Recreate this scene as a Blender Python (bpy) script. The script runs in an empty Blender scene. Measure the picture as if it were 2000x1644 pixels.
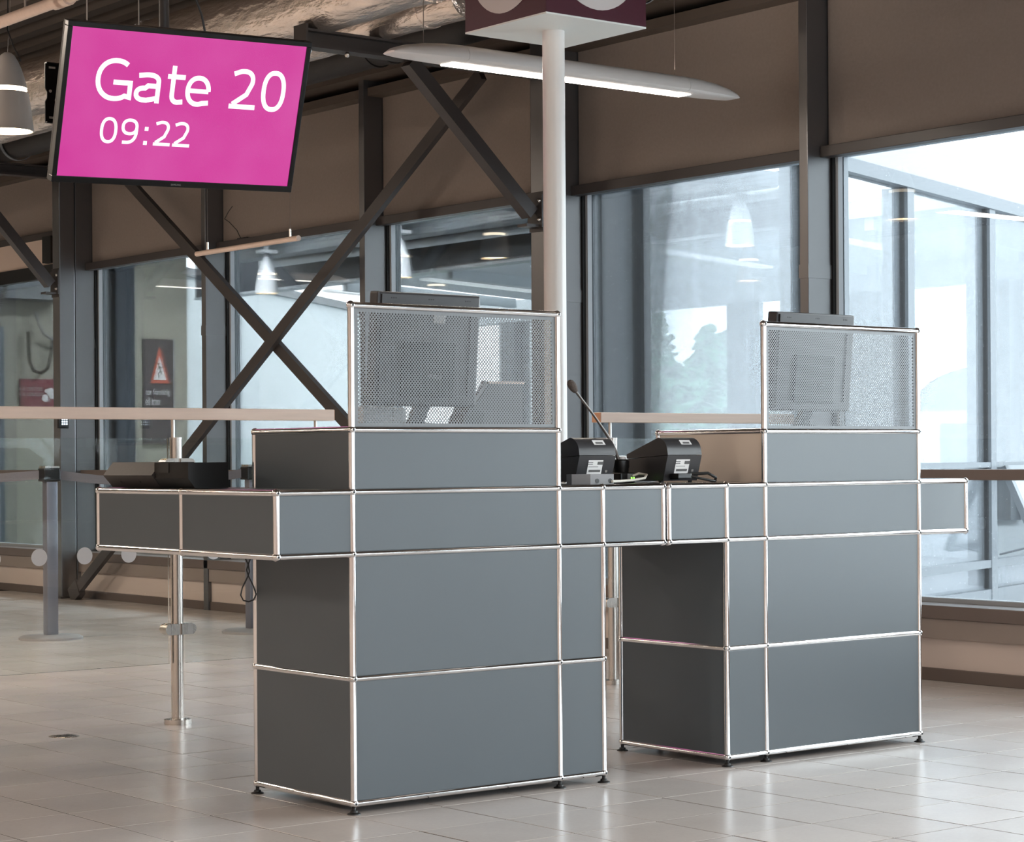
import bpy, bmesh, math, random
from mathutils import Vector, Matrix, Euler
import numpy as np
random.seed(7)
SC = bpy.context.scene
COL = SC.collection
PI = math.pi

# ------------------------------------------------------------------ camera
CAMP = Vector((-3.4549, -5.0909, 0.9644)); YAW = 0.66950; ROLL = -0.0069; FPX = 4269.66; PPY = 74.23
cam = bpy.data.cameras.new('camera'); camo = bpy.data.objects.new('camera', cam); COL.objects.link(camo)
cam.sensor_fit = 'HORIZONTAL'; cam.sensor_width = 36.0; cam.lens = FPX * 36.0 / 2000.0
cam.shift_y = PPY / 2000.0; cam.clip_start = 0.05; cam.clip_end = 600
_f = Vector((math.sin(YAW), math.cos(YAW), 0)); _r = Vector((math.cos(YAW), -math.sin(YAW), 0)); _u = Vector((0, 0, 1))
r2 = _r * math.cos(ROLL) + _u * math.sin(ROLL); u2 = -_r * math.sin(ROLL) + _u * math.cos(ROLL)
M = Matrix((r2, u2, -_f)).transposed().to_4x4(); M.translation = CAMP
camo.matrix_world = M
SC.camera = camo

# ------------------------------------------------------------------ world, view
W = bpy.data.worlds.new('overcast_sky'); SC.world = W; W.use_nodes = True
nt = W.node_tree; nt.nodes.clear()
wo = nt.nodes.new('ShaderNodeOutputWorld'); wb = nt.nodes.new('ShaderNodeBackground')
wb.inputs[0].default_value = (0.90, 0.955, 1.0, 1); wb.inputs[1].default_value = 13.0
nt.links.new(wb.outputs[0], wo.inputs[0])
SC.view_settings.view_transform = 'Standard'; SC.view_settings.look = 'None'
SC.view_settings.exposure = 0.14; SC.view_settings.gamma = 1.0; SC.view_settings.use_curve_mapping = False
SC.cycles.transparent_max_bounces = 24; SC.cycles.max_bounces = 9; SC.cycles.diffuse_bounces = 5
SC.cycles.glossy_bounces = 5; SC.cycles.caustics_reflective = False; SC.cycles.caustics_refractive = False
SC.cycles.sample_clamp_indirect = 6.0
SC.cycles.use_denoising = True

def lamp(name, loc, rot, sx, sy, energy, color, portal=False):
    l = bpy.data.lights.new(name, 'AREA'); l.shape = 'RECTANGLE'; l.size = sx; l.size_y = sy
    l.energy = energy; l.color = color
    o = bpy.data.objects.new(name, l); COL.objects.link(o); o.location = loc; o.rotation_euler = rot
    if portal: l.cycles.is_portal = True
    return o
# hall lighting: rows of warm luminaires under the dark deck (hall side, left of and behind the view)
WARM = (1.0, 0.84, 0.70)
HALL_W = 100
for i, (x, y) in enumerate([(-5.5, -6), (-5.5, -1), (-5.5, 4), (-5.5, 9), (-1.5, -7.5), (-1.2, 6.0), (-1.0, 10.5), (1.0, -5.0)]):
    lamp('hall_luminaire_light', (x, y, 3.35), (0, 0, 0), 1.6, 0.25, HALL_W, WARM)
PORTALS = []

# ------------------------------------------------------------------ materials
def lin(c):
    return tuple(((v / 255.0) / 12.92 if v / 255.0 <= 0.04045 else ((v / 255.0 + 0.055) / 1.055) ** 2.4) for v in c)
def mat(name, col, rough=0.5, metal=0.0, noise=0.0, scale=8.0, bump=0.0, spec=0.5, emis=None, estr=0.0, coat=0.0, stretch=None, rvar=0.0):
    m = bpy.data.materials.new(name); m.use_nodes = True
    nt = m.node_tree; b = nt.nodes['Principled BSDF']; L = nt.links
    c = col if max(col) <= 1.0 else lin(col)
    b.inputs['Base Color'].default_value = (*c, 1); b.inputs['Roughness'].default_value = rough
    b.inputs['Metallic'].default_value = metal; b.inputs['Specular IOR Level'].default_value = spec
    b.inputs['Coat Weight'].default_value = coat; b.inputs['Coat Roughness'].default_value = 0.3
    if noise or bump or rvar:
        tc = nt.nodes.new('ShaderNodeTexCoord'); n = nt.nodes.new('ShaderNodeTexNoise')
        n.inputs['Scale'].default_value = scale; n.inputs['Detail'].default_value = 5
        src = tc.outputs['Object']
        if stretch:
            mp = nt.nodes.new('ShaderNodeMapping'); mp.inputs['Scale'].default_value = stretch
            L.new(src, mp.inputs[0]); src = mp.outputs[0]
        L.new(src, n.inputs['Vector'])
        if noise:
            mr = nt.nodes.new('ShaderNodeMapRange'); mr.inputs[3].default_value = 1 - noise; mr.inputs[4].default_value = 1 + noise
            L.new(n.outputs['Fac'], mr.inputs[0])
            mx = nt.nodes.new('ShaderNodeMix'); mx.data_type = 'RGBA'; mx.blend_type = 'MULTIPLY'; mx.inputs[0].default_value = 1
            mx.inputs[6].default_value = (*c, 1); L.new(mr.outputs[0], mx.inputs[7]); L.new(mx.outputs[2], b.inputs['Base Color'])
        if rvar:
            mr2 = nt.nodes.new('ShaderNodeMapRange'); mr2.inputs[3].default_value = max(0, rough - rvar); mr2.inputs[4].default_value = rough + rvar
            L.new(n.outputs['Fac'], mr2.inputs[0]); L.new(mr2.outputs[0], b.inputs['Roughness'])
        if bump:
            bp = nt.nodes.new('ShaderNodeBump'); bp.inputs['Strength'].default_value = bump; bp.inputs['Distance'].default_value = 0.01
            L.new(n.outputs['Fac'], bp.inputs['Height']); L.new(bp.outputs[0], b.inputs['Normal'])
    if emis:
        e = emis if max(emis) <= 1.0 else lin(emis)
        b.inputs['Emission Color'].default_value = (*e, 1); b.inputs['Emission Strength'].default_value = estr
    return m
def glass(name, tint=(0.96, 0.985, 0.98), refl=1.0, mist=0.0, mistcol=(0.9, 0.93, 0.95), streak=False, drops=0.0):
    """thin clear pane: transparent plus fresnel reflection; 'mist' is condensation scattering light on the pane"""
    m = bpy.data.materials.new(name); m.use_nodes = True; nt = m.node_tree; nt.nodes.clear(); L = nt.links
    out = nt.nodes.new('ShaderNodeOutputMaterial'); tr = nt.nodes.new('ShaderNodeBsdfTransparent'); gl = nt.nodes.new('ShaderNodeBsdfGlossy')
    tr.inputs[0].default_value = (*tint, 1); gl.inputs['Roughness'].default_value = 0.0
    fr = nt.nodes.new('ShaderNodeFresnel'); fr.inputs[0].default_value = 1.35
    mu = nt.nodes.new('ShaderNodeMath'); mu.operation = 'MULTIPLY'; mu.inputs[1].default_value = refl; L.new(fr.outputs[0], mu.inputs[0])
    base = tr.outputs[0]
    if mist or drops:
        tl = nt.nodes.new('ShaderNodeBsdfTranslucent'); df = nt.nodes.new('ShaderNodeBsdfDiffuse'); ad = nt.nodes.new('ShaderNodeMixShader')
        tl.inputs[0].default_value = (*mistcol, 1); df.inputs[0].default_value = (*mistcol, 1); ad.inputs[0].default_value = 0.4
        L.new(tl.outputs[0], ad.inputs[1]); L.new(df.outputs[0], ad.inputs[2])
        mm = nt.nodes.new('ShaderNodeMixShader'); mm.inputs[0].default_value = mist
        L.new(tr.outputs[0], mm.inputs[1]); L.new(ad.outputs[0], mm.inputs[2]); base = mm.outputs[0]
        if streak or drops:
            tc = nt.nodes.new('ShaderNodeTexCoord'); mp = nt.nodes.new('ShaderNodeMapping'); L.new(tc.outputs['Object'], mp.inputs[0])
            n = nt.nodes.new('ShaderNodeTexNoise'); n.inputs['Detail'].default_value = 6
            mp.inputs['Scale'].default_value = (26, 26, 1.1); n.inputs['Scale'].default_value = 1.0
            L.new(mp.outputs[0], n.inputs['Vector'])
            mr = nt.nodes.new('ShaderNodeMapRange'); mr.inputs[1].default_value = 0.3; mr.inputs[2].default_value = 0.75
            mr.inputs[3].default_value = mist * 0.75 if streak else mist; mr.inputs[4].default_value = mist * 1.25 if streak else mist
            L.new(n.outputs['Fac'], mr.inputs[0])
            vo = nt.nodes.new('ShaderNodeTexVoronoi'); vo.inputs['Scale'].default_value = 55; L.new(tc.outputs['Object'], vo.inputs['Vector'])
            lt = nt.nodes.new('ShaderNodeMath'); lt.operation = 'LESS_THAN'; lt.inputs[1].default_value = drops; L.new(vo.outputs['Distance'], lt.inputs[0])
            mxm = nt.nodes.new('ShaderNodeMath'); mxm.operation = 'MAXIMUM'; L.new(mr.outputs[0], mxm.inputs[0])
            h = nt.nodes.new('ShaderNodeMath'); h.operation = 'MULTIPLY'; h.inputs[1].default_value = 0.75; L.new(lt.outputs[0], h.inputs[0])
            L.new(h.outputs[0], mxm.inputs[1]); L.new(mxm.outputs[0], mm.inputs[0])
    mg = nt.nodes.new('ShaderNodeMixShader'); L.new(mu.outputs[0], mg.inputs[0]); L.new(base, mg.inputs[1]); L.new(gl.outputs[0], mg.inputs[2])
    L.new(mg.outputs[0], out.inputs[0]); return m

MT = {}
MT['panel'] = mat('grey_powder_coated_panel', (0.092, 0.112, 0.127), 0.34, 0, 0.03, 3, spec=0.5)
MT['chrome'] = mat('chrome_tube', (0.76, 0.755, 0.76), 0.09, 1.0, rvar=0.03, scale=20)
MT['black_rubber'] = mat('black_rubber', (18, 18, 19), 0.5, noise=0.1)
MT['steel'] = mat('brushed_stainless', (0.62, 0.58, 0.54), 0.28, 1.0, 0.06, 30, stretch=(1, 1, 0.1), rvar=0.08)
MT['dark_steel'] = mat('dark_brown_painted_steel', (0.050, 0.042, 0.040), 0.42, 0, 0.06, 5)
MT['frame'] = mat('dark_grey_coated_mullion', (0.060, 0.056, 0.057), 0.33, 0, 0.05, 4, spec=1.0, coat=0.7)
MT['alu'] = mat('grey_aluminium_frame', (0.17, 0.185, 0.20), 0.4, 0.0, 0.04, 4)
MT['alu_white'] = mat('pale_aluminium_profile', (0.40, 0.425, 0.45), 0.4, 0.0, 0.04, 4)
MT['slate'] = mat('slate_blue_cladding', (0.10, 0.125, 0.155), 0.45, 0, 0.08, 4)
MT['blind'] = mat('taupe_blind_fabric', (0.275, 0.230, 0.203), 0.85, 0, 0.10, 60, bump=0.1)
MT['wall'] = mat('beige_painted_wall', (0.64, 0.54, 0.48), 0.8, 0, 0.04, 3)
MT['skirting'] = mat('brown_skirting', (0.13, 0.10, 0.085), 0.5, 0, 0.05, 8)
MT['sill'] = mat('brown_sill', (0.15, 0.115, 0.10), 0.42, 0, 0.05, 8)
MT['grout'] = mat('dark_grout', (0.030, 0.026, 0.024), 0.95, spec=0.1, noise=0.1)
MT['deck'] = mat('dark_brown_roof_deck', (0.105, 0.083, 0.068), 0.55, 0, 0.12, 6)
MT['black_insul'] = mat('black_pipe_insulation', (0.022, 0.019, 0.018), 0.6, 0, 0.2, 12)
MT['wood'] = mat('pale_oak_handrail', (0.80, 0.63, 0.53), 0.45, 0, 0.10, 14, stretch=(0.4, 6, 6))
MT['wood_end'] = mat('oak_end_grain', (0.55, 0.28, 0.16), 0.5, 0, 0.15, 30)
MT['white_paint'] = mat('white_painted_steel', (0.82, 0.80, 0.78), 0.35, 0, 0.02, 5)
MT['maroon'] = mat('maroon_sign_face', (0.060, 0.004, 0.016), 0.45, 0, 0.04, 6)
MT['pale_disc'] = mat('pale_grey_sign_disc', (0.66, 0.62, 0.61), 0.5, noise=0.02)
MT['box_under'] = mat('pale_grey_underside', (0.84, 0.88, 0.85), 0.5, noise=0.02)
MT['black_plastic'] = mat('black_plastic', (0.009, 0.0085, 0.0085), 0.30, 0, 0.1, 40, spec=0.35)
MT['charcoal'] = mat('charcoal_plastic', (0.034, 0.033, 0.036), 0.35, 0, 0.08, 30)
MT['warm_black'] = mat('matt_black_plastic', (0.030, 0.024, 0.023), 0.55, 0, 0.15, 60)
MT['grey_plastic'] = mat('grey_plastic', (0.20, 0.20, 0.21), 0.45, 0, 0.05, 20)
MT['white_plastic'] = mat('white_plastic', (0.75, 0.76, 0.77), 0.4, 0, 0.02, 10)
MT['paper'] = mat('white_label_paper', (0.80, 0.80, 0.80), 0.6, noise=0.02)
MT['ink'] = mat('black_label_ink', (0.12, 0.12, 0.12), 0.7, noise=0.05)
MT['lamp_shell'] = mat('silver_lamp_shell', (0.62, 0.60, 0.58), 0.42, 0.35, 0.03, 6)
MT['lamp_pale'] = mat('pale_lamp_shell', (0.70, 0.72, 0.74), 0.45, 0.1, 0.03, 6)
MT['lamp_glow'] = mat('lamp_glow', (0.9, 0.85, 0.75), 0.5, emis=(1.0, 0.80, 0.58), estr=7.0, noise=0.01)
MT['tube_glow'] = mat('fluorescent_glow', (0.9, 0.9, 0.9), 0.5, emis=(1.0, 0.90, 0.78), estr=9.0, noise=0.01)
MT['pane'] = glass('dimmed_window_glass', (0.82, 0.85, 0.855), 0.9)  # tint put in to tone down the bright view outside
MT['dimmed_pane'] = glass('dimmed_front_glass', (0.62, 0.66, 0.68), 0.9)  # dark tint added to weaken daylight from the unseen front windows
MT['clear_pane'] = glass('clear_window_glass', (0.95, 0.975, 0.975), 0.9)
MT['wet_pane'] = glass('rain_spotted_window_glass', (0.50, 0.525, 0.535), 0.8, mist=0.025, drops=0.05, mistcol=(0.5, 0.52, 0.54))  # rain spots, plus a stronger tint added to dim the outdoors
MT['rail_glass'] = glass('balustrade_glass', (0.955, 0.975, 0.97), 1.0)
MT['mist_pane'] = glass('condensation_glass', (0.97, 0.98, 0.99), 0.35, mist=0.20, mistcol=(0.56, 0.60, 0.64), streak=True, drops=0.05)
MT['dot'] = mat('frosted_white_dot', (0.66, 0.65, 0.66), 0.6, noise=0.02)
MT['belt'] = mat('grey_blue_webbing', (0.17, 0.17, 0.20), 0.8, 0, 0.1, 120)
MT['stanchion'] = mat('grey_anodised_post', (0.22, 0.22, 0.26), 0.35, 0.7, 0.04, 8)
MT['stand_base'] = mat('grey_cast_base', (0.38, 0.37, 0.37), 0.4, 0.2, 0.05, 20)
MT['sill_shade'] = mat('under_sill_shade_brown', (0.30, 0.245, 0.215), 0.6, 0, 0.05, 6)  # brown carries the shade below the sill in its colour
MT['foil'] = mat('aluminium_foil_lagging', (0.84, 0.74, 0.67), 0.26, 0.9, 0.15, 22, bump=1.6, stretch=(1, 0.3, 1))
MT['white_wall'] = mat('white_cladding', (0.72, 0.77, 0.79), 0.6, 0, 0.03, 2)
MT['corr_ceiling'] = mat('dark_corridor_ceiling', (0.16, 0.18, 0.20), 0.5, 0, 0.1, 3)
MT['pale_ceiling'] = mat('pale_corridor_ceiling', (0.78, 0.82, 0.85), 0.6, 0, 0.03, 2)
MT['header'] = mat('dark_timber_header', (0.040, 0.045, 0.055), 0.6, 0, 0.35, 10, stretch=(1, 0.15, 6))
MT['olive'] = mat('olive_grey_plaster', (0.33, 0.32, 0.27), 0.8, 0, 0.15, 3)
MT['corr_floor'] = mat('grey_corridor_floor', (0.25, 0.26, 0.27), 0.5, 0, 0.1, 2)
MT['leaf'] = mat('conifer_green', (0.10, 0.27, 0.15), 0.8, 0, 0.4, 6)
MT['bark'] = mat('bark_brown', (0.08, 0.06, 0.045), 0.9, 0, 0.3, 10)
MT['grass'] = mat('meadow_green', (0.18, 0.38, 0.18), 0.9, 0, 0.3, 1.5)
MT['apron'] = mat('wet_concrete_apron', (0.42, 0.44, 0.46), 0.35, 0, 0.15, 0.6)
MT['hangar'] = mat('grey_sheet_roof', (0.16, 0.18, 0.20), 0.5, 0, 0.1, 0.5)
MT['cable_black'] = mat('black_cable', (0.015, 0.015, 0.015), 0.45, noise=0.05)
MT['cable_white'] = mat('cream_cable', (0.70, 0.66, 0.58), 0.45, noise=0.05)
MT['led'] = mat('green_led', (0.2, 0.6, 0.1), 0.4, emis=(0.35, 1.0, 0.12), estr=1.6, noise=0.01)
MT['keylit'] = mat('lit_key', (0.8, 0.85, 0.9), 0.4, emis=(0.8, 0.9, 1.0), estr=1.2, noise=0.01)
MT['foam'] = mat('brown_foam_windscreen', (0.105, 0.085, 0.075), 0.95, 0, 0.3, 150, bump=0.4)
MT['goose'] = mat('gooseneck_metal', (0.16, 0.14, 0.13), 0.4, 0.6, 0.1, 60)
MT['screen_metal'] = mat('grey_perforated_sheet', (0.165, 0.178, 0.19), 0.40, 0.15, 0.03, 6)
MT['scr_white'] = mat('screen_white_text', (0, 0, 0), 0.4, emis=(1, 1, 1), estr=1.15, noise=0.01)
MT['red_sign'] = mat('red_sign_border', (0.50, 0.12, 0.08), 0.6, noise=0.05)
MT['poster'] = mat('dark_plum_poster', (0.06, 0.05, 0.055), 0.5, noise=0.1)
MT['poster_red'] = mat('wine_red_poster', (0.16, 0.025, 0.04), 0.5, noise=0.1)
MT['panel_glow'] = mat('diffuse_light_panel', (0.8, 0.8, 0.8), 0.5, emis=(0.95, 0.98, 1.0), estr=2.2, noise=0.01)
MT['cream'] = mat('cream_wall_panel', (0.62, 0.50, 0.42), 0.8, noise=0.03)
MT['brass'] = mat('pale_logo_print', (0.42, 0.42, 0.42), 0.5, noise=0.02)

MT['far_pane'] = glass('haze_veil_glass', (0.95, 0.965, 0.97), 0.35, mist=0.15, mistcol=(0.60, 0.64, 0.66))  # outdoor haze put into the pane as a pale veil
MT['beige_panel'] = mat('pale_beige_panel', (0.80, 0.70, 0.60), 0.4, 0, 0.03, 3)  # beige, much paler than the grey panels
def screen_mat():
    m = bpy.data.materials.new('magenta_display'); m.use_nodes = True; nt = m.node_tree; b = nt.nodes['Principled BSDF']; L = nt.links
    b.inputs['Base Color'].default_value = (0.02, 0.005, 0.012, 1); b.inputs['Roughness'].default_value = 0.22
    tc = nt.nodes.new('ShaderNodeTexCoord'); n = nt.nodes.new('ShaderNodeTexNoise'); n.inputs['Scale'].default_value = 3.0
    L.new(tc.outputs['Object'], n.inputs['Vector'])
    cr = nt.nodes.new('ShaderNodeValToRGB'); cr.color_ramp.elements[0].position = 0.3; cr.color_ramp.elements[1].position = 0.75
    cr.color_ramp.elements[0].color = (*lin((215, 58, 158)), 1); cr.color_ramp.elements[1].color = (*lin((222, 84, 172)), 1)
    L.new(n.outputs['Fac'], cr.inputs[0]); L.new(cr.outputs[0], b.inputs['Emission Color']); b.inputs['Emission Strength'].default_value = 0.83
    return m
MT['display'] = screen_mat()

TX, TY, TX0, TY0, FZ = 0.293, 0.297, -0.021, -0.048, -0.030
def tile_mat():
    m = bpy.data.materials.new('taupe_stoneware_tile'); m.use_nodes = True; nt = m.node_tree; b = nt.nodes['Principled BSDF']; L = nt.links
    g = nt.nodes.new('ShaderNodeNewGeometry'); mp = nt.nodes.new('ShaderNodeMapping')
    mp.inputs['Location'].default_value = (-TX0 / TX, -TY0 / TY, 0); mp.inputs['Scale'].default_value = (1 / TX, 1 / TY, 0)
    L.new(g.outputs['Position'], mp.inputs[0])
    fl = nt.nodes.new('ShaderNodeVectorMath'); fl.operation = 'FLOOR'; L.new(mp.outputs[0], fl.inputs[0])
    wn = nt.nodes.new('ShaderNodeTexWhiteNoise'); wn.noise_dimensions = '2D'; L.new(fl.outputs[0], wn.inputs['Vector'])
    n = nt.nodes.new('ShaderNodeTexNoise'); n.inputs['Scale'].default_value = 2.2; n.inputs['Detail'].default_value = 6; L.new(g.outputs['Position'], n.inputs['Vector'])
    n2 = nt.nodes.new('ShaderNodeTexNoise'); n2.inputs['Scale'].default_value = 90; n2.inputs['Detail'].default_value = 3; L.new(g.outputs['Position'], n2.inputs['Vector'])
    ad = nt.nodes.new('ShaderNodeMath'); ad.operation = 'MULTIPLY_ADD'; ad.inputs[1].default_value = 0.10; ad.inputs[2].default_value = 0.79; L.new(wn.outputs['Value'], ad.inputs[0])
    a2 = nt.nodes.new('ShaderNodeMath'); a2.operation = 'MULTIPLY_ADD'; a2.inputs[1].default_value = 0.22; L.new(n.outputs['Fac'], a2.inputs[0]); L.new(ad.outputs[0], a2.inputs[2])
    a3 = nt.nodes.new('ShaderNodeMath'); a3.operation = 'MULTIPLY_ADD'; a3.inputs[1].default_value = 0.10; L.new(n2.outputs['Fac'], a3.inputs[0]); L.new(a2.outputs[0], a3.inputs[2])
    mx = nt.nodes.new('ShaderNodeMix'); mx.data_type = 'RGBA'; mx.blend_type = 'MULTIPLY'; mx.inputs[0].default_value = 1
    mx.inputs[6].default_value = (0.61, 0.56, 0.53, 1); L.new(a3.outputs[0], mx.inputs[7]); L.new(mx.outputs[2], b.inputs['Base Color'])
    b.inputs['Specular IOR Level'].default_value = 0.7; mr = nt.nodes.new('ShaderNodeMapRange'); mr.inputs[3].default_value = 0.17; mr.inputs[4].default_value = 0.30; L.new(n.outputs['Fac'], mr.inputs[0]); L.new(mr.outputs[0], b.inputs['Roughness'])
    return m
MT['tile'] = tile_mat()

# ------------------------------------------------------------------ mesh helpers
class MB:
    def __init__(s): s.v = []; s.f = []; s.mi = []; s.m = 0
    def add(s, vs, fs):
        o = len(s.v); s.v += [tuple(x) for x in vs]
        for f in fs: s.f.append(tuple(i + o for i in f)); s.mi.append(s.m)
        return s
    def box(s, x0, x1, y0, y1, z0, z1, bev=0.0):
        if bev <= 0:
            return s.add([(x0, y0, z0), (x1, y0, z0), (x1, y1, z0), (x0, y1, z0), (x0, y0, z1), (x1, y0, z1), (x1, y1, z1), (x0, y1, z1)],
                         [(3, 2, 1, 0), (4, 5, 6, 7), (0, 1, 5, 4), (1, 2, 6, 5), (2, 3, 7, 6), (3, 0, 4, 7)])
        b = bmesh.new(); bmesh.ops.create_cube(b, size=1.0)
        for v in b.verts: v.co = ((x0 + x1) / 2 + v.co.x * (x1 - x0), (y0 + y1) / 2 + v.co.y * (y1 - y0), (z0 + z1) / 2 + v.co.z * (z1 - z0))
        bmesh.ops.bevel(b, geom=list(b.edges), offset=bev, segments=2, affect='EDGES', profile=0.6)
        b.verts.index_update(); s.add([v.co for v in b.verts], [[v.index for v in f.verts] for f in b.faces]); b.free(); return s
    def bar(s, a, b, w, h, up=(0, 0, 1)):
        """box beam from a to b; w across, h along up"""
        a = Vector(a); b = Vector(b); d = (b - a).normalized(); up = Vector(up)
        x = d.cross(up).normalized(); y = x.cross(d).normalized()
        c = [(-1, -1), (1, -1), (1, 1), (-1, 1)]
        vs = [a + x * (i * w / 2) + y * (j * h / 2) for i, j in c] + [b + x * (i * w / 2) + y * (j * h / 2) for i, j in c]
        return s.add(vs, [(0, 1, 2, 3), (7, 6, 5, 4), (0, 4, 5, 1), (1, 5, 6, 2), (2, 6, 7, 3), (3, 7, 4, 0)])
    def tube(s, pts, r, n=10, cap=True):
        pts = [Vector(p) for p in pts]; k = len(pts); rr = r if isinstance(r, (list, tuple)) else [r] * k
        base = len(s.v); ref = None
        for i, p in enumerate(pts):
            d = (pts[min(i + 1, k - 1)] - pts[max(i - 1, 0)]).normalized()
            if ref is None:
                ref = Vector((0, 0, 1)) if abs(d.z) < 0.9 else Vector((1, 0, 0))
            x = (ref - d * ref.dot(d)).normalized(); ref = x; y = d.cross(x)
            for j in range(n):
                a = 2 * PI * j / n; s.v.append(tuple(p + x * (rr[i] * math.cos(a)) + y * (rr[i] * math.sin(a))))
        for i in range(k - 1):
            for j in range(n):
                s.f.append((base + i * n + j, base + i * n + (j + 1) % n, base + (i + 1) * n + (j + 1) % n, base + (i + 1) * n + j)); s.mi.append(s.m)
        if cap:
            s.f.append(tuple(base + j for j in reversed(range(n)))); s.mi.append(s.m)
            s.f.append(tuple(base + (k - 1) * n + j for j in range(n))); s.mi.append(s.m)
        return s
    def lathe(s, prof, c=(0, 0, 0), n=24, axis='z'):
        base = len(s.v); k = len(prof)
        for r, h in prof:
            for j in range(n):
                a = 2 * PI * j / n; x, y = r * math.cos(a), r * math.sin(a)
                s.v.append((c[0] + x, c[1] + y, c[2] + h) if axis == 'z' else ((c[0] + x, c[1] + h, c[2] + y) if axis == 'y' else (c[0] + h, c[1] + x, c[2] + y)))
        for i in range(k - 1):
            for j in range(n):
                s.f.append((base + i * n + j, base + i * n + (j + 1) % n, base + (i + 1) * n + (j + 1) % n, base + (i + 1) * n + j)); s.mi.append(s.m)
        for i in (0, k - 1):
            if prof[i][0] > 1e-5: s.f.append(tuple(base + i * n + j for j in range(n))); s.mi.append(s.m)
        return s
    def prism(s, poly, a0, a1, axis='x'):
        """extrude a 2D polygon: axis x -> poly in (y,z); y -> (x,z); z -> (x,y)"""
        def P(q, t): return (t, q[0], q[1]) if axis == 'x' else ((q[0], t, q[1]) if axis == 'y' else (q[0], q[1], t))
        n = len(poly)
        return s.add([P(q, a0) for q in poly] + [P(q, a1) for q in poly],
                     [tuple(range(n))[::-1], tuple(range(n, 2 * n))] + [(i, (i + 1) % n, n + (i + 1) % n, n + i) for i in range(n)])
    def sphere(s, c, r, n=12, m=8, sc=(1, 1, 1)):
        prof = [(max(r * math.sin(PI * i / m), 1e-6), -r * math.cos(PI * i / m)) for i in range(m + 1)]
        b = len(s.v); s.lathe(prof, (0, 0, 0), n)
        for i in range(b, len(s.v)):
            v = s.v[i]; s.v[i] = (c[0] + v[0] * sc[0], c[1] + v[1] * sc[1], c[2] + v[2] * sc[2])
        return s
    def xf(s, M):
        s.v = [tuple(M @ Vector(v)) for v in s.v]; return s
    def mesh(s, name, mats, smooth=False):
        me = bpy.data.meshes.new(name); me.from_pydata(s.v, [], s.f)
        for m in (mats if isinstance(mats, (list, tuple)) else [mats]): me.materials.append(MT[m] if isinstance(m, str) else m)
        if any(s.mi): me.polygons.foreach_set('material_index', s.mi)
        b = bmesh.new(); b.from_mesh(me); bmesh.ops.remove_doubles(b, verts=b.verts, dist=1e-6); bmesh.ops.recalc_face_normals(b, faces=b.faces); b.to_mesh(me); b.free()
        if smooth:
            me.polygons.foreach_set('use_smooth', [True] * len(me.polygons)); me.set_sharp_from_angle(angle=math.radians(38))
        me.update(); return me
    def build(s, name, mats, parent=None, smooth=False):
        o = bpy.data.objects.new(name, s.mesh(name, mats, smooth)); COL.objects.link(o)
        if parent: o.parent = parent
        return o
def tag(o, label=None, cat=None, group=None, kind=None):
    if label: o['label'] = label
    if cat: o['category'] = cat
    if group: o['group'] = group
    if kind: o['kind'] = kind
    return o
def thing(name, label, cat, loc=(0, 0, 0), rotz=0.0, group=None):
    o = bpy.data.objects.new(name, None); COL.objects.link(o); o.location = loc; o.rotation_euler = (0, 0, rotz); o.empty_display_size = 0.1
    return tag(o, label, cat, group)
def rel(o):
    """child builds in world coordinates: undo the parent's location"""
    for c in o.children:
        if not c.get('_rel'): c.location = tuple(Vector(c.location) - o.location); c['_rel'] = 1
    for c in o.children:
        if '_rel' in c: del c['_rel']
def link_copy(o, name, parent, loc=None):
    c = o.copy(); COL.objects.link(c); c.parent = parent
    if loc is not None: c.location = loc
    return c
def text_mesh(txt, size, M, thick=0.0):
    cu = bpy.data.curves.new('t', 'FONT'); cu.body = txt; cu.size = size; cu.extrude = thick; cu.resolution_u = 4
    o = bpy.data.objects.new('t', cu); COL.objects.link(o)
    dg = bpy.context.evaluated_depsgraph_get(); me = bpy.data.meshes.new_from_object(o.evaluated_get(dg))
    bpy.data.objects.remove(o); me.transform(M); return me
def text_bounds(me):
    xs = [v.co.x for v in me.vertices]; ys = [v.co.y for v in me.vertices]; return min(xs), max(xs), min(ys), max(ys)
def fitted_text(txt, x0, x1, y0, y1, stretch_x=True):
    """flat lettering in the XY plane fitted into a box"""
    me = text_mesh(txt, 1.0, Matrix.Identity(4)); a, b, c, d = text_bounds(me)
    sy = (y1 - y0) / (d - c); sx = (x1 - x0) / (b - a) if stretch_x else sy
    me.transform(Matrix(((sx, 0, 0, x0 - a * sx), (0, sy, 0, y0 - c * sy), (0, 0, 1, 0), (0, 0, 0, 1)))); return me
def mesh_obj(name, me, m, parent):
    me.materials.clear(); me.materials.append(MT[m]); o = bpy.data.objects.new(name, me); COL.objects.link(o); o.parent = parent; return o

# ================================================================== SETTING
XW = 4.00          # inner face of the window wall mullions
YB0, YB1 = -11.0, 16.0
XL = -9.0
# floor: grout slab + tiles
fl = MB().box(XL, 4.06, YB0, YB1, -0.13, FZ - 0.0010).build('floor', 'grout'); tag(fl, kind='structure')
def tile_mb(x, y):
    g = 0.0024; b = 0.0004; x0, x1, y0, y1 = x + g, x + TX - g, y + g, y + TY - g; zt = FZ; zb = FZ - 0.007
    m = MB(); m.add([(x0, y0, zb), (x1, y0, zb), (x1, y1, zb), (x0, y1, zb), (x0, y0, zt - b), (x1, y0, zt - b), (x1, y1, zt - b), (x0, y1, zt - b),
                     (x0 + b, y0 + b, zt), (x1 - b, y0 + b, zt), (x1 - b, y1 - b, zt), (x0 + b, y1 - b, zt)],
                    [(0, 1, 5, 4), (1, 2, 6, 5), (2, 3, 7, 6), (3, 0, 4, 7), (4, 5, 9, 8), (5, 6, 10, 9), (6, 7, 11, 10), (7, 4, 8, 11), (8, 9, 10, 11)])
    return m
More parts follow.
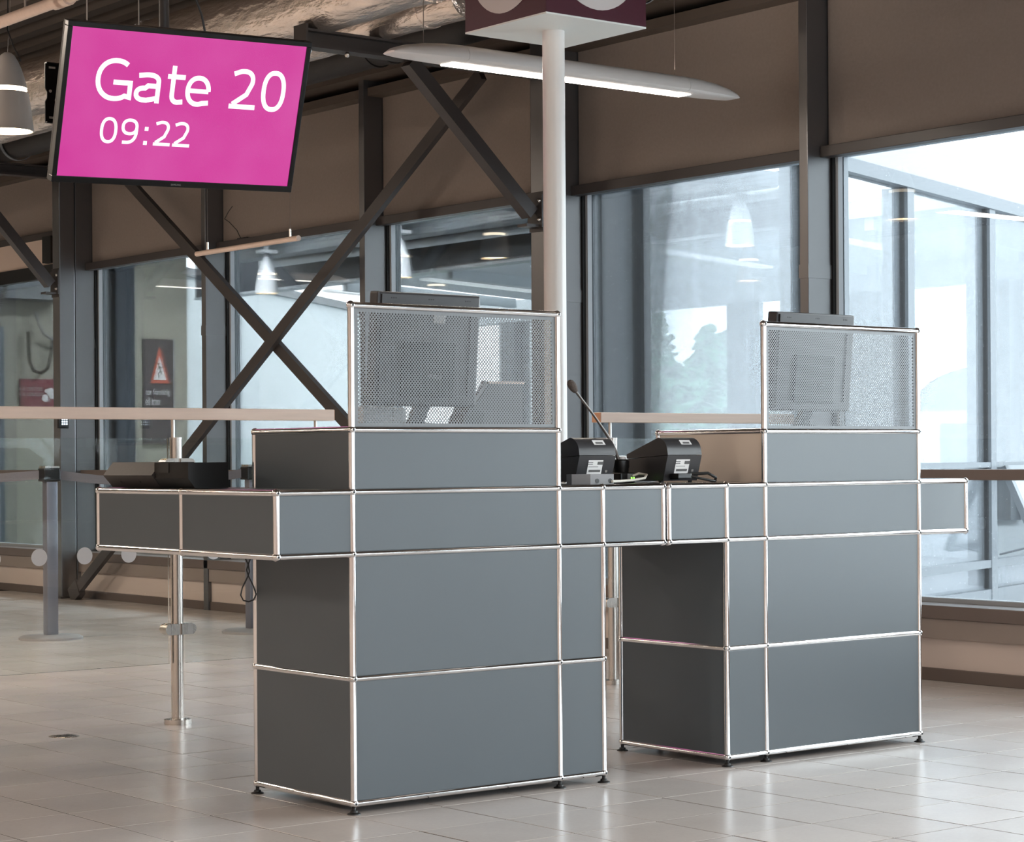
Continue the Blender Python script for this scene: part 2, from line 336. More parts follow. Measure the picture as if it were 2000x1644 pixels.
def pix(X):
    d = Vector(X) - CAMP; z = d.dot(_f)
    return (1000 + FPX * d.dot(r2) / z, 896.2 - FPX * d.dot(u2) / z, z) if z > 0.3 else None
cand = []; rest = []
i0 = int(math.floor((XL - TX0) / TX)); i1 = int(math.ceil((4.03 - TX0) / TX)); j0 = int(math.floor((YB0 - TY0) / TY)); j1 = int(math.ceil((YB1 - TY0) / TY))
for i in range(i0, i1):
    for j in range(j0, j1):
        x, y = TX0 + i * TX, TY0 + j * TY
        q = pix((x + TX / 2, y + TY / 2, FZ))
        if q and -80 < q[0] < 2080 and q[1] < 1720: cand.append((q[2], x, y))
        else: rest.append((x, y))
cand.sort()
# tiles wholly hidden by the two counters do not compete for the 300 nearest visible tiles
def hidden(x, y):
    q = pix((x + TX / 2, y + TY / 2, FZ))
    return (700 < q[0] < 1080 and q[1] < 1495) or (1510 < q[0] < 1790 and q[1] < 1425) or (510 < q[0] < 690 and 1090 < q[1] < 1490)
near = [c for c in cand if not hidden(c[1], c[2])][:295]
nset = {(c[1], c[2]) for c in near}
tm = tile_mb(0, 0).mesh('tile', 'tile')
for d, x, y in near:
    o = bpy.data.objects.new('tile', tm); COL.objects.link(o); o.parent = fl; o.location = (x, y, random.uniform(-0.0004, 0.0004))
tf = MB()
for x, y in [(c[1], c[2]) for c in cand if (c[1], c[2]) not in nset] + rest:
    if x + TX > 4.06: continue
    t = tile_mb(x, y); tf.add(t.v, t.f)
tag(tf.build('tile_field', 'tile', fl), kind='stuff')

# window wall: low wall, sill, skirting
YM = [-9.04, -7.19, -5.34, -3.49, -1.64, 0.235, 2.08, 3.91, 5.74, 7.61, 9.48, 11.33, 13.2, 15.05]
wr = MB().box(4.03, 4.25, YB0, YB1, -0.13, 0.245).build('wall_right', 'wall'); tag(wr, kind='structure')
MB().box(4.00, 4.25, YB0, YB1, 0.245, 0.305, 0.004).build('sill', 'sill', wr)
MB().box(4.01, 4.06, YB0, YB1, 0.16, 0.244).build('shaded_sub_panel', 'sill_shade', wr)  # sub-panel with the shade under the sill painted in
bb = MB().box(4.018, 4.032, YB0, YB1, FZ, 0.026, 0.003).build('baseboard_right', 'skirting'); tag(bb, kind='structure')
# upper part of the wall above the blinds
uw = MB().box(4.18, 4.25, YB0, YB1, 2.42, 3.95).build('wall_right_upper', 'header'); tag(uw, kind='structure')
hd = MB().box(4.03, 4.18, YB0, YB1, 3.15, 3.20).box(3.93, 4.18, YB0, YB1, 3.245, 3.30).box(3.97, 4.18, YB0, YB1, 3.36, 3.62).build('trim_1', 'deck'); tag(hd, kind='structure')
lt = MB().box(3.925, 3.935, YB0, YB1, 3.296, 3.304).build('edge_strip', 'alu', hd)

for k in range(len(YM) - 1):
    y0, y1 = YM[k], YM[k + 1]
    mb = MB().box(XW, 4.155, y0, y0 + 0.055, FZ if k != 6 else FZ, 3.25, 0.003)
    w = mb.build('window_%d' % (k + 1), 'frame'); tag(w, kind='structure')
    if y0 > -4: MB().box(XW - 0.003, 4.158, y0 - 0.003, y0 + 0.058, 1.805, 1.87).build('joint_cover', 'frame', w)
    # outer aluminium frame around the glass
    fr = MB().box(4.175, 4.245, y0 - 0.03, y0 + 0.085, 0.305, 2.42)
    fr.box(4.175, 4.245, y0 + 0.085, y1 - 0.03, 2.385, 2.42).box(4.175, 4.245, y0 + 0.085, y1 - 0.03, 0.305, 0.325)
    fr.build('outer_frame', 'alu_white', w)
    MB().box(4.156, 4.175, y0 - 0.012, y0 + 0.067, 0.305, 2.42).build('gasket', 'black_rubber', w)
    tr = MB().box(4.03, 4.24, y0 + 0.055, y1, 0.858, 0.905, 0.002).build('transom', 'sill', w)
    pm = 'wet_pane' if k in (5, 6) else 'pane'
    if k < 5: pm = 'clear_pane'
    MB().box(4.205, 4.213, y0 + 0.085, y1 - 0.03, 0.325, 0.858).build('pane', pm, w)
    MB().box(4.205, 4.213, y0 + 0.085, y1 - 0.03, 0.905, 2.385).build('pane', pm, w)
# roller blinds
BL = {5: 'tall taupe blind at the right edge over the window facing the grey awning', 6: 'taupe blind right of the white pole, its lower corner above the linear lamp',
      7: 'taupe blind crossed by the steel knee brace left of the white pole', 8: 'taupe blind just right of the magenta display',
      9: 'shadowed taupe blind below the magenta display, behind the crossed bars', 10: 'dim taupe blind left of the display behind the dark column'}
for k in range(len(YM) - 1):
    y0, y1 = YM[k] + 0.058, YM[k + 1] - 0.003
    zb = 2.375 if k != 10 else 2.66
    if k not in BL:      # bays outside the view: plain part of the window
        MB().box(4.136, 4.140, y0 + 0.004, y1 - 0.004, zb, 3.16).build('blind_fabric', 'blind', bpy.data.objects['window_%d' % (k + 1)]); continue
    lab = BL[k]
    b = thing('roller_blind', lab, 'blind', (4.13, (y0 + y1) / 2, zb), group='taupe roller blinds along the window wall')
    MB().box(4.136, 4.140, y0 + 0.004, y1 - 0.004, zb + 0.045, 3.16).build('blind_fabric', 'blind', b)
    MB().box(4.08, 4.145, y0, y1, zb, zb + 0.052, 0.003).build('bottom_bar', 'dark_steel', b)
    MB().tube([(4.15, y0 + .01, 3.19), (4.15, y1 - .01, 3.19)], 0.022, 10).build('roller_tube', 'frame', b)
    rel(b)
    if k == 10:
        cp = MB().box(4.09, 4.12, y0, y1, 2.46, 2.66).build('trim_2', 'cream'); tag(cp, kind='structure')
        MB().box(4.07, 4.13, y0, y1, 2.36, 2.46).build('door_head', 'black_rubber', cp)
        MB().box(4.04, 4.10, y0 + 0.42, y0 + 0.56, 2.47, 2.67).build('junction_box', 'black_rubber', cp)
# other walls and ceiling of the hall (left and behind the view)
wl = MB().box(XL - 0.2, XL, YB0, YB1, -0.13, 3.95).build('wall_left', 'wall'); tag(wl, kind='structure')
we = MB().box(XL, 4.25, YB1, YB1 + 0.2, -0.13, 3.95).build('wall_back', 'olive'); tag(we, kind='structure')
# wall behind the camera: long windows
wf = MB().box(XL, 4.25, YB0 - 0.2, YB0, -0.13, 0.75).box(XL, 4.25, YB0 - 0.2, YB0, 2.75, 3.95).box(XL, -4.2, YB0 - 0.2, YB0, 0.75, 2.75)
for i in range(5): wf.box(-4.2 + i * 2.05, -4.2 + i * 2.05 + 0.22, YB0 - 0.2, YB0, 0.75, 2.75)
wfo = wf.build('wall_front', 'wall'); tag(wfo, kind='structure')
for i in range(4): MB().box(-4.2 + i * 2.05 + 0.22, -4.2 + (i + 1) * 2.05, YB0 - 0.11, YB0 - 0.10, 0.75, 2.75).build('pane', 'dimmed_pane', wfo)
# roof deck, ribs along the wall direction
poly = []; x = XL
while x < 4.2:
    poly += [(x, 3.74), (x + 0.09, 3.74), (x + 0.12, 3.82), (x + 0.19, 3.82)]; x += 0.22
poly += [(4.25, 3.82), (4.25, 3.95), (XL, 3.95)]
tag(MB().prism(poly, YB0, YB1, 'y').build('ceiling', 'deck'), kind='structure')

# ================================================================== corridor outside the window wall
HF = math.radians(71); FO = Vector((4.30, 3.93)); FD = Vector((math.sin(HF), math.cos(HF))); FN = Vector((FD.y, -FD.x))   # FN towards the camera side
def fp(t, off=0.0): q = FO + FD * t + FN * off; return (q.x, q.y)
def fbox(mb, t0, t1, o0, o1, z0, z1):
    a, b, c, d = fp(t0, o0), fp(t1, o0), fp(t1, o1), fp(t0, o1)
    return mb.prism([a, b, c, d], z0, z1, 'z')
FT = [2.60, 4.27, 5.90, 7.55, 9.2]
wfac = fbox(MB(), 0.0, 10.4, -0.08, 0.06, 2.955, 3.168).build('wall_corridor', 'alu_white'); tag(wfac, kind='structure')
fbox(MB(), 0.05, 10.4, -0.06, 0.07, 2.86, 2.955).build('head_rail', 'alu', wfac)
fbox(MB(), 0.05, 10.4, -0.06, 0.05, -0.2, -0.06).build('bottom_rail', 'alu', wfac)
fbox(MB(), 0.05, 10.4, -0.05, 0.05, 0.875, 0.915).build('transom', 'alu', wfac)
fbox(MB(), 0.05, 10.4, -0.05, 0.05, 0.105, 0.165).build('transom', 'alu', wfac)
fbox(MB(), 0.03, 0.36, -0.20, 0.0, -0.2, 2.955).build('corner_post', 'alu', wfac)
fbox(MB(), 0.385, 0.46, -0.06, 0.06, -0.2, 2.955).build('mullion', 'alu', wfac)
for t in FT:
    fbox(MB(), t - 0.06, t + 0.06, -0.14, 0.055, -0.2, 2.86).build('mullion', 'alu', wfac)
    fbox(MB(), t - 0.085, t - 0.06, -0.02, 0.03, -0.05, 2.86).build('gasket', 'black_rubber', wfac)
ts = [0.45] + FT + [10.4]
for a, b in zip(ts[:-1], ts[1:]):
    for z0, z1 in ((0.915, 2.86), (-0.06, 0.105)) + (((0.165, 0.875),) if a != 5.90 else ()):
        fbox(MB(), a + 0.07, b - 0.085, -0.004, 0.004, z0, z1).build('pane', 'mist_pane', wfac)
# open awning window in the lower bay right of the second mullion
aw = thing('awning_window', 'small grey awning window standing open low in the outer facade', 'window', (*fp(6.7), 0.87))
def awp(t, s, dz):   # s along the tilted sash from its top hinge
    ang = math.radians(24); q = fp(t, 0.06 + math.sin(ang) * s + math.cos(ang) * dz); return (q[0], q[1], 0.87 - math.cos(ang) * s + math.sin(ang) * dz)
def awbar(t0, t1, s0, s1):
    return MB().add([awp(t0, s0, 0), awp(t1, s0, 0), awp(t1, s1, 0), awp(t0, s1, 0), awp(t0, s0, 0.05), awp(t1, s0, 0.05), awp(t1, s1, 0.05), awp(t0, s1, 0.05)],
                    [(3, 2, 1, 0), (4, 5, 6, 7), (0, 1, 5, 4), (1, 2, 6, 5), (2, 3, 7, 6), (3, 0, 4, 7)])
for a in ((6.0, 6.07, 0, 0.72), (7.4, 7.46, 0, 0.72), (6.0, 7.46, 0, 0.06), (6.0, 7.46, 0.66, 0.72)): awbar(*a).build('sash_bar', 'alu', aw)
MB().add([awp(6.05, 0.05, 0.02), awp(7.42, 0.05, 0.02), awp(7.42, 0.67, 0.02), awp(6.05, 0.67, 0.02)], [(0, 1, 2, 3)]).build('pane', 'mist_pane', aw)
q0 = fp(6.02, 0.05); MB().tube([(q0[0], q0[1], 0.20), awp(6.03, 0.66, 0.02)], 0.008, 6).build('stay_arm', 'alu', aw)
rel(aw)
# corridor floor, dark ceiling near the hall, pale ceiling beyond, header, end wall
ra, rb = fp(0, 0), fp(10.0, 0)
cfl = MB().prism([(4.25, fp(0)[1]), rb, (13.4, rb[1] + 0.2), (13.4, 20), (4.25, 20)], -0.14, FZ - 0.005, 'z').build('floor_corridor', 'corr_floor'); tag(cfl, kind='structure')
xb = 9.66; tb = (xb - FO.x) / FD.x
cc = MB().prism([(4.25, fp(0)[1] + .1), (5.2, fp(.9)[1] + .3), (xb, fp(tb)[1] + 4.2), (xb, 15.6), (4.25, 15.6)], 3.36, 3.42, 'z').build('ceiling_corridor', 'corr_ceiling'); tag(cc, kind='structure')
# roof lights and beams of the near corridor ceiling
for yy in (7.9, 10.4, 12.9):
    MB().box(6.6, 9.0, yy, yy + 0.12, 3.22, 3.36).build('ceiling_beam', 'alu', cc)
    MB().box(7.0, 8.6, yy + 0.9, yy + 1.25, 3.335, 3.362).build('light_panel', 'panel_glow', cc)
    lamp('corridor_panel_light', (7.8, yy + 1.07, 3.33), (0, 0, 0), 1.6, 0.35, 380, (0.93, 0.97, 1.0))
gb = MB().box(8.95, 9.2, 7.4, 15.6, 3.14, 3.27, 0.02).build('trim_3', 'alu'); tag(gb, kind='structure')
gb2 = MB().tube([(9.35, 7.4, 3.13), (9.35, 15.5, 3.13)], 0.055, 12).build('trim_4', 'lamp_pale', smooth=True); tag(gb2, kind='structure')
hb = MB().box(xb, xb + 0.16, 7.4, 17.5, 2.895, 3.36).build('trim_5', 'header'); tag(hb, kind='structure')
MB().box(xb - 0.02, xb + 0.18, 7.4, 17.5, 2.868, 2.895).build('header_edge', 'alu_white', hb)
t13 = (13.3 - FO.x) / FD.x
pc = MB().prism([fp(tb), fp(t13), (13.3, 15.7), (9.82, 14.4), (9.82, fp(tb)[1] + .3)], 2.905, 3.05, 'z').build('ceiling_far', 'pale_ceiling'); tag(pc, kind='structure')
for kk in range(5):          # shallow coffers and light strips running parallel to the facade
    o = 1.2 + kk * 1.9
    a = Vector((9.85, fp(tb)[1] + o)); b = a + FD * 3.4
    MB().prism([tuple(a), tuple(b), (b.x, b.y + 0.10), (a.x, a.y + 0.10)], 2.80, 2.906, 'z').build('ceiling_beam', 'pale_ceiling', pc)
    a2 = a + FD * 0.5 + Vector((0, 0.9)); b2 = a2 + FD * 2.2
    MB().prism([tuple(a2), tuple(b2), (b2.x, b2.y + 0.16), (a2.x, a2.y + 0.16)], 2.885, 2.907, 'z').build('light_panel', 'panel_glow', pc)
# far facade towards the trees
yf0 = fp(t13)[1]
ff = MB().box(13.3, 13.45, yf0, 17.0, 2.65, 2.92).build('wall_far', 'pale_ceiling'); tag(ff, kind='structure')
MB().box(13.3, 13.45, yf0, 17.0, -0.14, 0.35).build('low_wall', 'pale_ceiling', ff)
for yy in (8.3, 10.1, 11.86, 13.95, 15.9):
    MB().box(13.2, 13.4, yy, yy + 0.30, 0.35, 2.65).build('mullion', 'alu', ff)
    MB().box(13.34, 13.4, yy - 0.06, yy, 0.35, 2.65).build('mullion_edge', 'alu_white', ff)
yl = [yf0, 8.3, 10.1, 11.86, 13.95, 15.9]
for a, b in zip(yl[:-1], yl[1:]): MB().box(13.36, 13.37, a + 0.3, b - 0.06, 0.35, 2.65).build('pane', 'far_pane', ff)
# end wall of the near corridor (olive) and white building wall beyond
ew = MB().box(4.25, 8.45, 15.6, 15.8, -0.14, 3.4).build('wall_end', 'olive'); tag(ew, kind='structure')
MB().box(5.4, 6.30, 15.56, 15.6, FZ, 2.35).build('door_leaf', 'slate', ew)
MB().box(7.55, 7.80, 15.5, 15.6, FZ, 2.9).build('pilaster', 'olive', ew)
MB().box(4.30, 6.9, 15.3, 15.6, 2.62, 2.95).build('duct_box', 'alu', ew)
wd = Vector((math.sin(math.radians(52)), math.cos(math.radians(52)))); wa = Vector((8.9, 17.1)); wb_ = wa + wd * 9.5
def wbox(z0, z1, off): 
    n = Vector((wd.y, -wd.x)) * off
    return MB().prism([tuple(wa + n), tuple(wb_ + n), tuple(wb_ - Vector((wd.y, -wd.x)) * 0.3), tuple(wa - Vector((wd.y, -wd.x)) * 0.3)], z0, z1, 'z')
ww = wbox(-0.2, 3.16, 0).build('wall_outside', 'white_wall'); tag(ww, kind='structure')
wbox(3.16, 3.26, 0.05).build('coping', 'alu', ww)
wbox(0.80, 0.92, 0.02).build('cladding_rail', 'alu', ww)
# slate column standing just outside the window left of the crossed bars
sc_ = MB().box(4.45, 4.62, 9.72, 10.05, FZ - 0.01, 3.36, 0.01).build('wall_pier', 'slate'); tag(sc_, kind='structure')

# outdoors: apron, meadow, trees, hangar
ap = MB().box(4.2, 300, -150, 260, -0.40, -0.2).build('ground', 'apron'); tag(ap, kind='structure')
gm = MB().prism([(22, 19), (140, 127), (140, 220), (22, 220)], -0.2, 0.1, 'z').build('meadow', 'grass'); tag(gm, 'pale green meadow beyond the far glazing', 'grass', kind='stuff')
def tree(x, y, h, r, label, seed):
    rnd = random.Random(seed); t = thing('conifer_tree' if seed % 2 else 'broadleaf_tree', label, 'tree', (x, y, 0.1), group='hazy trees beyond the far glazing')
    MB().tube([(0, 0, 0), (0, 0, h * 0.55)], [0.22, 0.08], 8).build('trunk', 'bark', t)
    b = MB()
    for _ in range(520):
        z = rnd.random() ** 0.8
        rad = r * (1.05 - z) if seed % 2 else r * math.sqrt(max(0.02, 1 - (2 * z - 0.9) ** 2))
        a = rnd.uniform(0, 2 * PI); q = rad * math.sqrt(rnd.random()); c = Vector((q * math.cos(a), q * math.sin(a), h * (0.12 + 0.88 * z))); s = rnd.uniform(0.25, 0.55) * (1.1 - 0.5 * z)
        e = Euler((rnd.uniform(-.8, .8), rnd.uniform(-.8, .8), rnd.uniform(0, 6))).to_matrix()
        b.add([c + e @ Vector(v) * s for v in ((-1, -.4, 0), (1, -.4, .1), (1, .4, 0), (-1, .4, -.1), (0, 0, .5))], [(0, 1, 4), (1, 2, 4), (2, 3, 4), (3, 0, 4)])
    b.build('crown', 'leaf', t); return t
TR = [(1282, 70, 5.4, 1.7, 'tall pointed conifer at the left end of the tree line'), (1335, 56, 2.9, 1.5, 'low rounded bush-like tree near the left end of the tree line'),
      (1385, 84, 5.9, 2.2, 'pale conifer left of the far mullion'), (1425, 97, 6.4, 2.6, 'broad rounded tree just left of the far mullion'),
      (1470, 110, 7.0, 2.6, 'conifer partly behind the far mullion'), (1520, 124, 6.8, 3.2, 'round tree right of the far mullion'),
      (1575, 139, 8.4, 3.2, 'conifer at the right end of the tree line'), (1240, 155, 7.0, 3.6, 'round tree furthest back at the left')]
for i, (u, d, h, r, lab) in enumerate(TR):
    hd_ = YAW + math.atan((u - 1000) / FPX); tree(CAMP.x + d * math.sin(hd_), CAMP.y + d * math.cos(hd_), h, r, lab, i + 1)
# hangar with arched roof far right
hg = thing('hangar', 'grey arched hangar roof beyond the wet right-hand glazing', 'building', (122, 94, -0.2))
arch = [(7.6 * math.cos(a), 4.5 + 3.1 * math.sin(a) ** 0.8) for a in [PI * k / 20 for k in range(1, 20)]]
MB().prism([(-7.6, 4.3), (7.6, 4.3), (7.6, 4.5)] + arch + [(-7.6, 4.5)], -8, 8, 'y').build('roof_shell', 'hangar', hg); MB().box(-7.5, 7.5, -7.9, 7.9, 0, 4.3).build('base_wall', 'white_wall', hg)
MB().box(-6, 6, -7.95, -7.9, 0.2, 3.4).build('hangar_gate', 'alu', hg)
hg.rotation_euler = (0, 0, -0.90)

# ================================================================== steelwork inside the window wall
def column(y0, label):
    c = thing('steel_column', label, 'column', (3.93, y0 + 0.055, FZ), group='dark steel columns at the window wall')
    MB().box(3.862, 3.985, y0, y0 + 0.11, FZ, 3.7, 0.006).build('shaft', 'frame', c)
    MB().box(3.855, 3.862, y0 - 0.002, y0 + 0.112, 2.17, 2.38).build('face_plate', 'dark_steel', c)
    MB().box(3.84, 3.997, y0 - 0.03, y0 + 0.14, FZ, FZ + 0.012).build('base_plate', 'dark_steel', c)
    rel(c); return c
column(3.87, 'dark steel column standing directly behind the round white pole')
column(9.46, 'dark steel column at the left below the edge of the display')
def bracket(y, x0, z0, z1, kx, kz, label, blab):
    b = thing('ceiling_bracket', blab, 'bracket', (3.86, y, z1))
    mb = MB(); h = 0.012
    mb.box(x0, 3.855, y - 0.045, y + 0.045, z1 - h, z1).box(x0, 3.855, y - 0.045, y + 0.045, z0, z0 + h).box(x0, 3.855, y - 0.005, y + 0.005, z0 + h, z1 - h)
    mb.build('beam', 'dark_steel', b); MB().box(x0 - 0.014, x0, y - 0.055, y + 0.055, z0 - 0.02, z1 + 0.02).build('end_plate', 'dark_steel', b)
    for q in ((x0 + 0.03, z0 - 0.012), (x0 + 0.25, z0 - 0.012)): MB().sphere((q[0], y - 0.02, q[1]), 0.014, 8, 6).build('bolt_head', 'steel', b, True)
    rel(b)
    k = thing('knee_brace', label, 'brace', (3.80, y, 2.25))
    MB().bar((3.812, y, 2.262), (kx, y, kz), 0.07, 0.075, (0, 1, 0)).build('brace_bar', 'dark_steel', k)
    MB().box(3.76, 3.858, y - 0.04, y + 0.04, 2.19, 2.205).build('foot_plate', 'dark_steel', k)
    MB().box(3.846, 3.858, y - 0.06, y + 0.06, 2.19, 2.36).build('gusset_plate', 'dark_steel', k)
    for z in (2.23, 2.33): MB().sphere((3.843, y - 0.04, z), 0.013, 8, 6).build('bolt_head', 'steel', k, True)
    rel(k)
bracket(3.925, 2.39, 2.985, 3.075, 3.03, 2.985, 'dark steel knee brace bolted to the column behind the white pole', 'dark steel cantilever beam under the foil ducts right of the display')
bracket(9.515, 2.2, 3.035, 3.12, 3.12, 3.035, 'dark steel knee brace at the left edge of the picture', 'dark steel cantilever beam behind the left edge of the display')
def brace(a, b, label, x):
    c = thing('steel_brace', label, 'brace', (x, a[0], a[1]), group='crossed bracing bars')
    MB().bar((x, a[0], a[1]), (x, b[0], b[1]), 0.075, 0.012 * 3, (1, 0, 0)).build('flat_bar', 'dark_steel', c)
    d = (Vector((x, b[0], b[1])) - Vector((x, a[0], a[1]))).normalized()
    MB().bar(Vector((x, b[0], b[1])) - d * 0.14, Vector((x, b[0], b[1])), 0.12, 0.05, (1, 0, 0)).build('end_plate', 'dark_steel', c)
    rel(c)
brace((4.42, 3.08), (9.32, -0.01), 'brown bracing bar rising to the right up to the roof beam', 3.88)
brace((9.30, 3.42), (4.02, 0.02), 'brown bracing bar falling to the right behind the left counter', 3.925)

# ducts, pipes
def duct(x, z, r, y0, y1, label, name, m, bands):
    d = thing(name, label, 'duct', (x, y0, z))
    mb = MB(); ny = int((y1 - y0) / 0.25); pts = [(x + random.uniform(-.004, .004), y0 + (y1 - y0) * i / ny, z + random.uniform(-.004, .004)) for i in range(ny + 1)]
    mb.tube(pts, [r * random.uniform(0.97, 1.03) for _ in pts], 28).build('duct_skin', m, d, True)
    for yy in bands: MB().tube([(x, yy, z), (x, yy + 0.03, z)], r * 1.05, 28).build('joint_band', m, d, True)
    rel(d); return d
duct(2.50, 3.235, 0.165, -2, 15, 'large crumpled foil-lagged duct above the display', 'foil_duct', 'foil', [0.5, 3.0, 5.6, 8.2])
duct(2.86, 3.175, 0.105, 3.2, 15, 'thin foil-lagged duct resting on the cantilever beam beside the large duct', 'foil_duct', 'foil', [3.5, 6.5])
duct(3.42, 3.235, 0.115, -2, 15, 'black insulated pipe running along the window wall under the roof', 'insulated_pipe', 'black_insul', [2.2, 4.6, 4.75, 7.0])
def strap(x, y, z, r, label):
    s = thing('pipe_strap', label, 'strap', (x, y, z), group='pipe straps at the window wall')
    pts = [(x + r * math.cos(a), z + r * math.sin(a)) for a in [PI + PI * k / 14 for k in range(15)]]
    inn = [(x + (r - .004) * math.cos(a), z + (r - .004) * math.sin(a)) for a in [PI + PI * k / 14 for k in range(15)]]
    MB().prism(pts + inn[::-1], y, y + 0.03, 'y').build('strap_band', 'alu', s)
    MB().box(x + r - .006, x + r, y, y + 0.03, z, 3.74).build('hanger', 'alu', s); MB().box(x - r, x - r + .006, y, y + 0.03, z, 3.74).build('hanger', 'alu', s); rel(s)
strap(3.42, 2.6, 3.235, 0.134, 'bent metal pipe strap just left of the maroon sign box')
strap(3.42, 3.35, 3.235, 0.134, 'bent metal pipe strap above the left end of the linear lamp')
strap(3.42, 9.2, 3.235, 0.134, 'bent metal pipe strap left of the display below the bell lamp')
cd = thing('conduit_pipe', 'pale conduit pipe with couplings in the top left corner', 'pipe', (1.15, 1, 3.08))
MB().tube([(1.15, -2, 3.08), (1.15, 13, 3.08)], 0.028, 12).build('pipe_run', 'wood', cd, True)
for yy in (3.95, 4.0, 5.6): MB().tube([(1.15, yy, 3.08), (1.15, yy + 0.09, 3.08)], 0.037, 12).build('coupling', 'wood', cd, True)
MB().tube([(1.15, 4.4, 3.1), (1.15, 4.4, 3.74)], 0.006, 6).build('hanger_rod', 'steel', cd); rel(cd)

# ================================================================== lamps
def bell_lamp(loc, label, mount='wire', shell='lamp_shell', s=1.0, light=True, group=None):
    """loc = centre of the lower rim"""
    t = thing('bell_lamp', label, 'lamp', loc, group=group)
    up = [(0.004, 0.385), (0.018, 0.384), (0.034, 0.372), (0.050, 0.345), (0.066, 0.310), (0.080, 0.268), (0.090, 0.228), (0.095, 0.212)]
    lo = [(0.092, 0.190), (0.100, 0.188), (0.106, 0.150), (0.114, 0.100), (0.119, 0.050), (0.124, 0.012), (0.127, 0.0), (0.119, 0.0), (0.108, 0.10), (0.086, 0.186)]
    MB().lathe([(r * s, h * s) for r, h in up] + [(0.06 * s, 0.212 * s)], n=28).build('upper_shell', shell, t, True)
    MB().lathe([(r * s, h * s) for r, h in lo], n=28).build('lower_shell', shell, t, True)
    MB().lathe([(0.085 * s, 0.188 * s), (0.094 * s, 0.200 * s), (0.088 * s, 0.214 * s)], n=28).build('glow_ring', 'lamp_glow', t, True)
    MB().lathe([(0.001, 0.012 * s), (0.112 * s, 0.012 * s)], n=28).build('glow_disc', 'lamp_glow', t, True)
    MB().sphere((0.045 * s, -0.045 * s, 0.345 * s), 0.006, 8, 6).build('cord_grommet', 'black_rubber', t)
    if mount == 'wire':
        MB().tube([(0.045, -0.05, 0.345), (0.02, -0.02, 0.42), (0.0, 0, 0.50), (0.012, 0, 0.9), (0.01, 0, 3.74 - loc[2])], 0.004, 6).build('power_cord', 'cable_black', t)
        MB().tube([(0.0, 0, 0.38), (0.06, 0.02, 3.74 - loc[2])], 0.0012, 5).build('hanging_wire', 'steel', t)
    else:
        MB().lathe([(0.03, 0.385), (0.03, 0.42), (0.012, 0.42)], n=14).build('stem', 'grey_plastic', t, True)
        MB().box(-0.09, 0.10, -0.07, 0.07, 0.42, 0.455, 0.006).build('mounting_box', 'lamp_pale', t)
        MB().box(-0.02, 0.02, -0.02, 0.02, 0.455, 3.36 - loc[2]).build('mounting_bracket', 'lamp_pale', t)
    return t
bell_lamp((1.262, 4.828, 2.585), 'silver bell-shaped pendant lamp glowing at the left edge beside the display')
bell_lamp((8.802, 14.54, 2.725), 'pale bell lamp on a ceiling bracket beyond the crossed bars', 'box', 'lamp_pale', group='bell lamps in the corridor')
bell_lamp((8.736, 12.042, 2.715), 'pale bell lamp in the corridor above the left monitor', 'box', 'lamp_pale', group='bell lamps in the corridor')
bell_lamp((9.197, 7.851, 2.705), 'pale bell lamp seen through misted glass right of the white pole', 'box', 'lamp_pale', group='bell lamps in the corridor')
for (x, y, w_) in ((0.0, 5.4, 'mirrored in the rain-spotted right window'), (0.58, 9.4, 'mirrored in the glass left of the white pole'), (-2.9, 9.9, 'mirrored in the misty middle window'), (-2.2, 14.0, 'mirrored just above the left monitor')):
    bell_lamp((x, y, 2.65), 'hall bell lamp seen only ' + w_, group='bell lamps in the hall')
for x, y, z, e in ((1.262, 4.828, 2.57, 9), (8.8, 14.54, 2.70, 4), (8.736, 12.04, 2.70, 4), (9.197, 7.85, 2.69, 4)):
    l = bpy.data.lights.new('bell_lamp_light', 'SPOT'); l.energy = e * 4; l.color = WARM; l.spot_size = 2.0; l.shadow_soft_size = 0.08
    o = bpy.data.objects.new('bell_lamp_light', l); COL.objects.link(o); o.location = (x, y, z)
# linear pendant along X
def linear_lamp(x0, x1, y, z, label, wires):
    t = thing('linear_lamp', label, 'lamp', ((x0 + x1) / 2, y, z), group='linear pendant lamps')
    L = (x1 - x0) / 2
    # body: flattened wing section, tapering to rounded nosed ends
    def shell(secs, nm):
        mb = MB(); n = 20
        for x, k in secs:
            for j in range(n):
                a = 2 * PI * j / n; sa, ca = math.sin(a), math.cos(a)
                mb.v.append((x, 0.085 * math.copysign(abs(ca) ** 0.8, ca) * (0.45 + 0.55 * k), 0.028 * k + (0.050 * sa * k ** 0.7 if sa > 0 else 0.028 * math.copysign(abs(sa) ** 0.5, sa) * k ** 0.7) + 0.012 * (1 - k)))
        for i in range(len(secs) - 1):
            for j in range(n): mb.f.append((i * n + j, i * n + (j + 1) % n, (i + 1) * n + (j + 1) % n, (i + 1) * n + j)); mb.mi.append(0)
        mb.f.append(tuple(range(n))); mb.f.append(tuple((len(secs) - 1) * n + j for j in range(n))); mb.mi += [0, 0]
        mb.build(nm, 'white_paint', t, True)
    shell([(-L + 0.352, 1.0), (L - 0.352, 1.0)], 'housing')
    tip = [(0.0, 0.05), (0.02, 0.25), (0.07, 0.50), (0.16, 0.78), (0.26, 0.95), (0.35, 1.0)]
    shell([(-L + a, k) for a, k in tip], 'end_cap'); shell([(L - a, k) for a, k in reversed(tip)], 'end_cap')
    MB().box(-L + 0.30, L - 0.30, -0.030, 0.052, -0.003, 0.010).build('diffuser', 'tube_glow', t)
    for x in wires: MB().tube([(x - t.location.x, 0, 0.07), (x - t.location.x, 0, 3.74 - z)], 0.0018 if x < 2 else 0.0008, 6).build('hanging_wire', 'goose', t)
    return t
linear_lamp(1.69, 3.64, 2.2, 2.612, 'white linear pendant lamp passing behind the white pole', (1.865, 3.27))
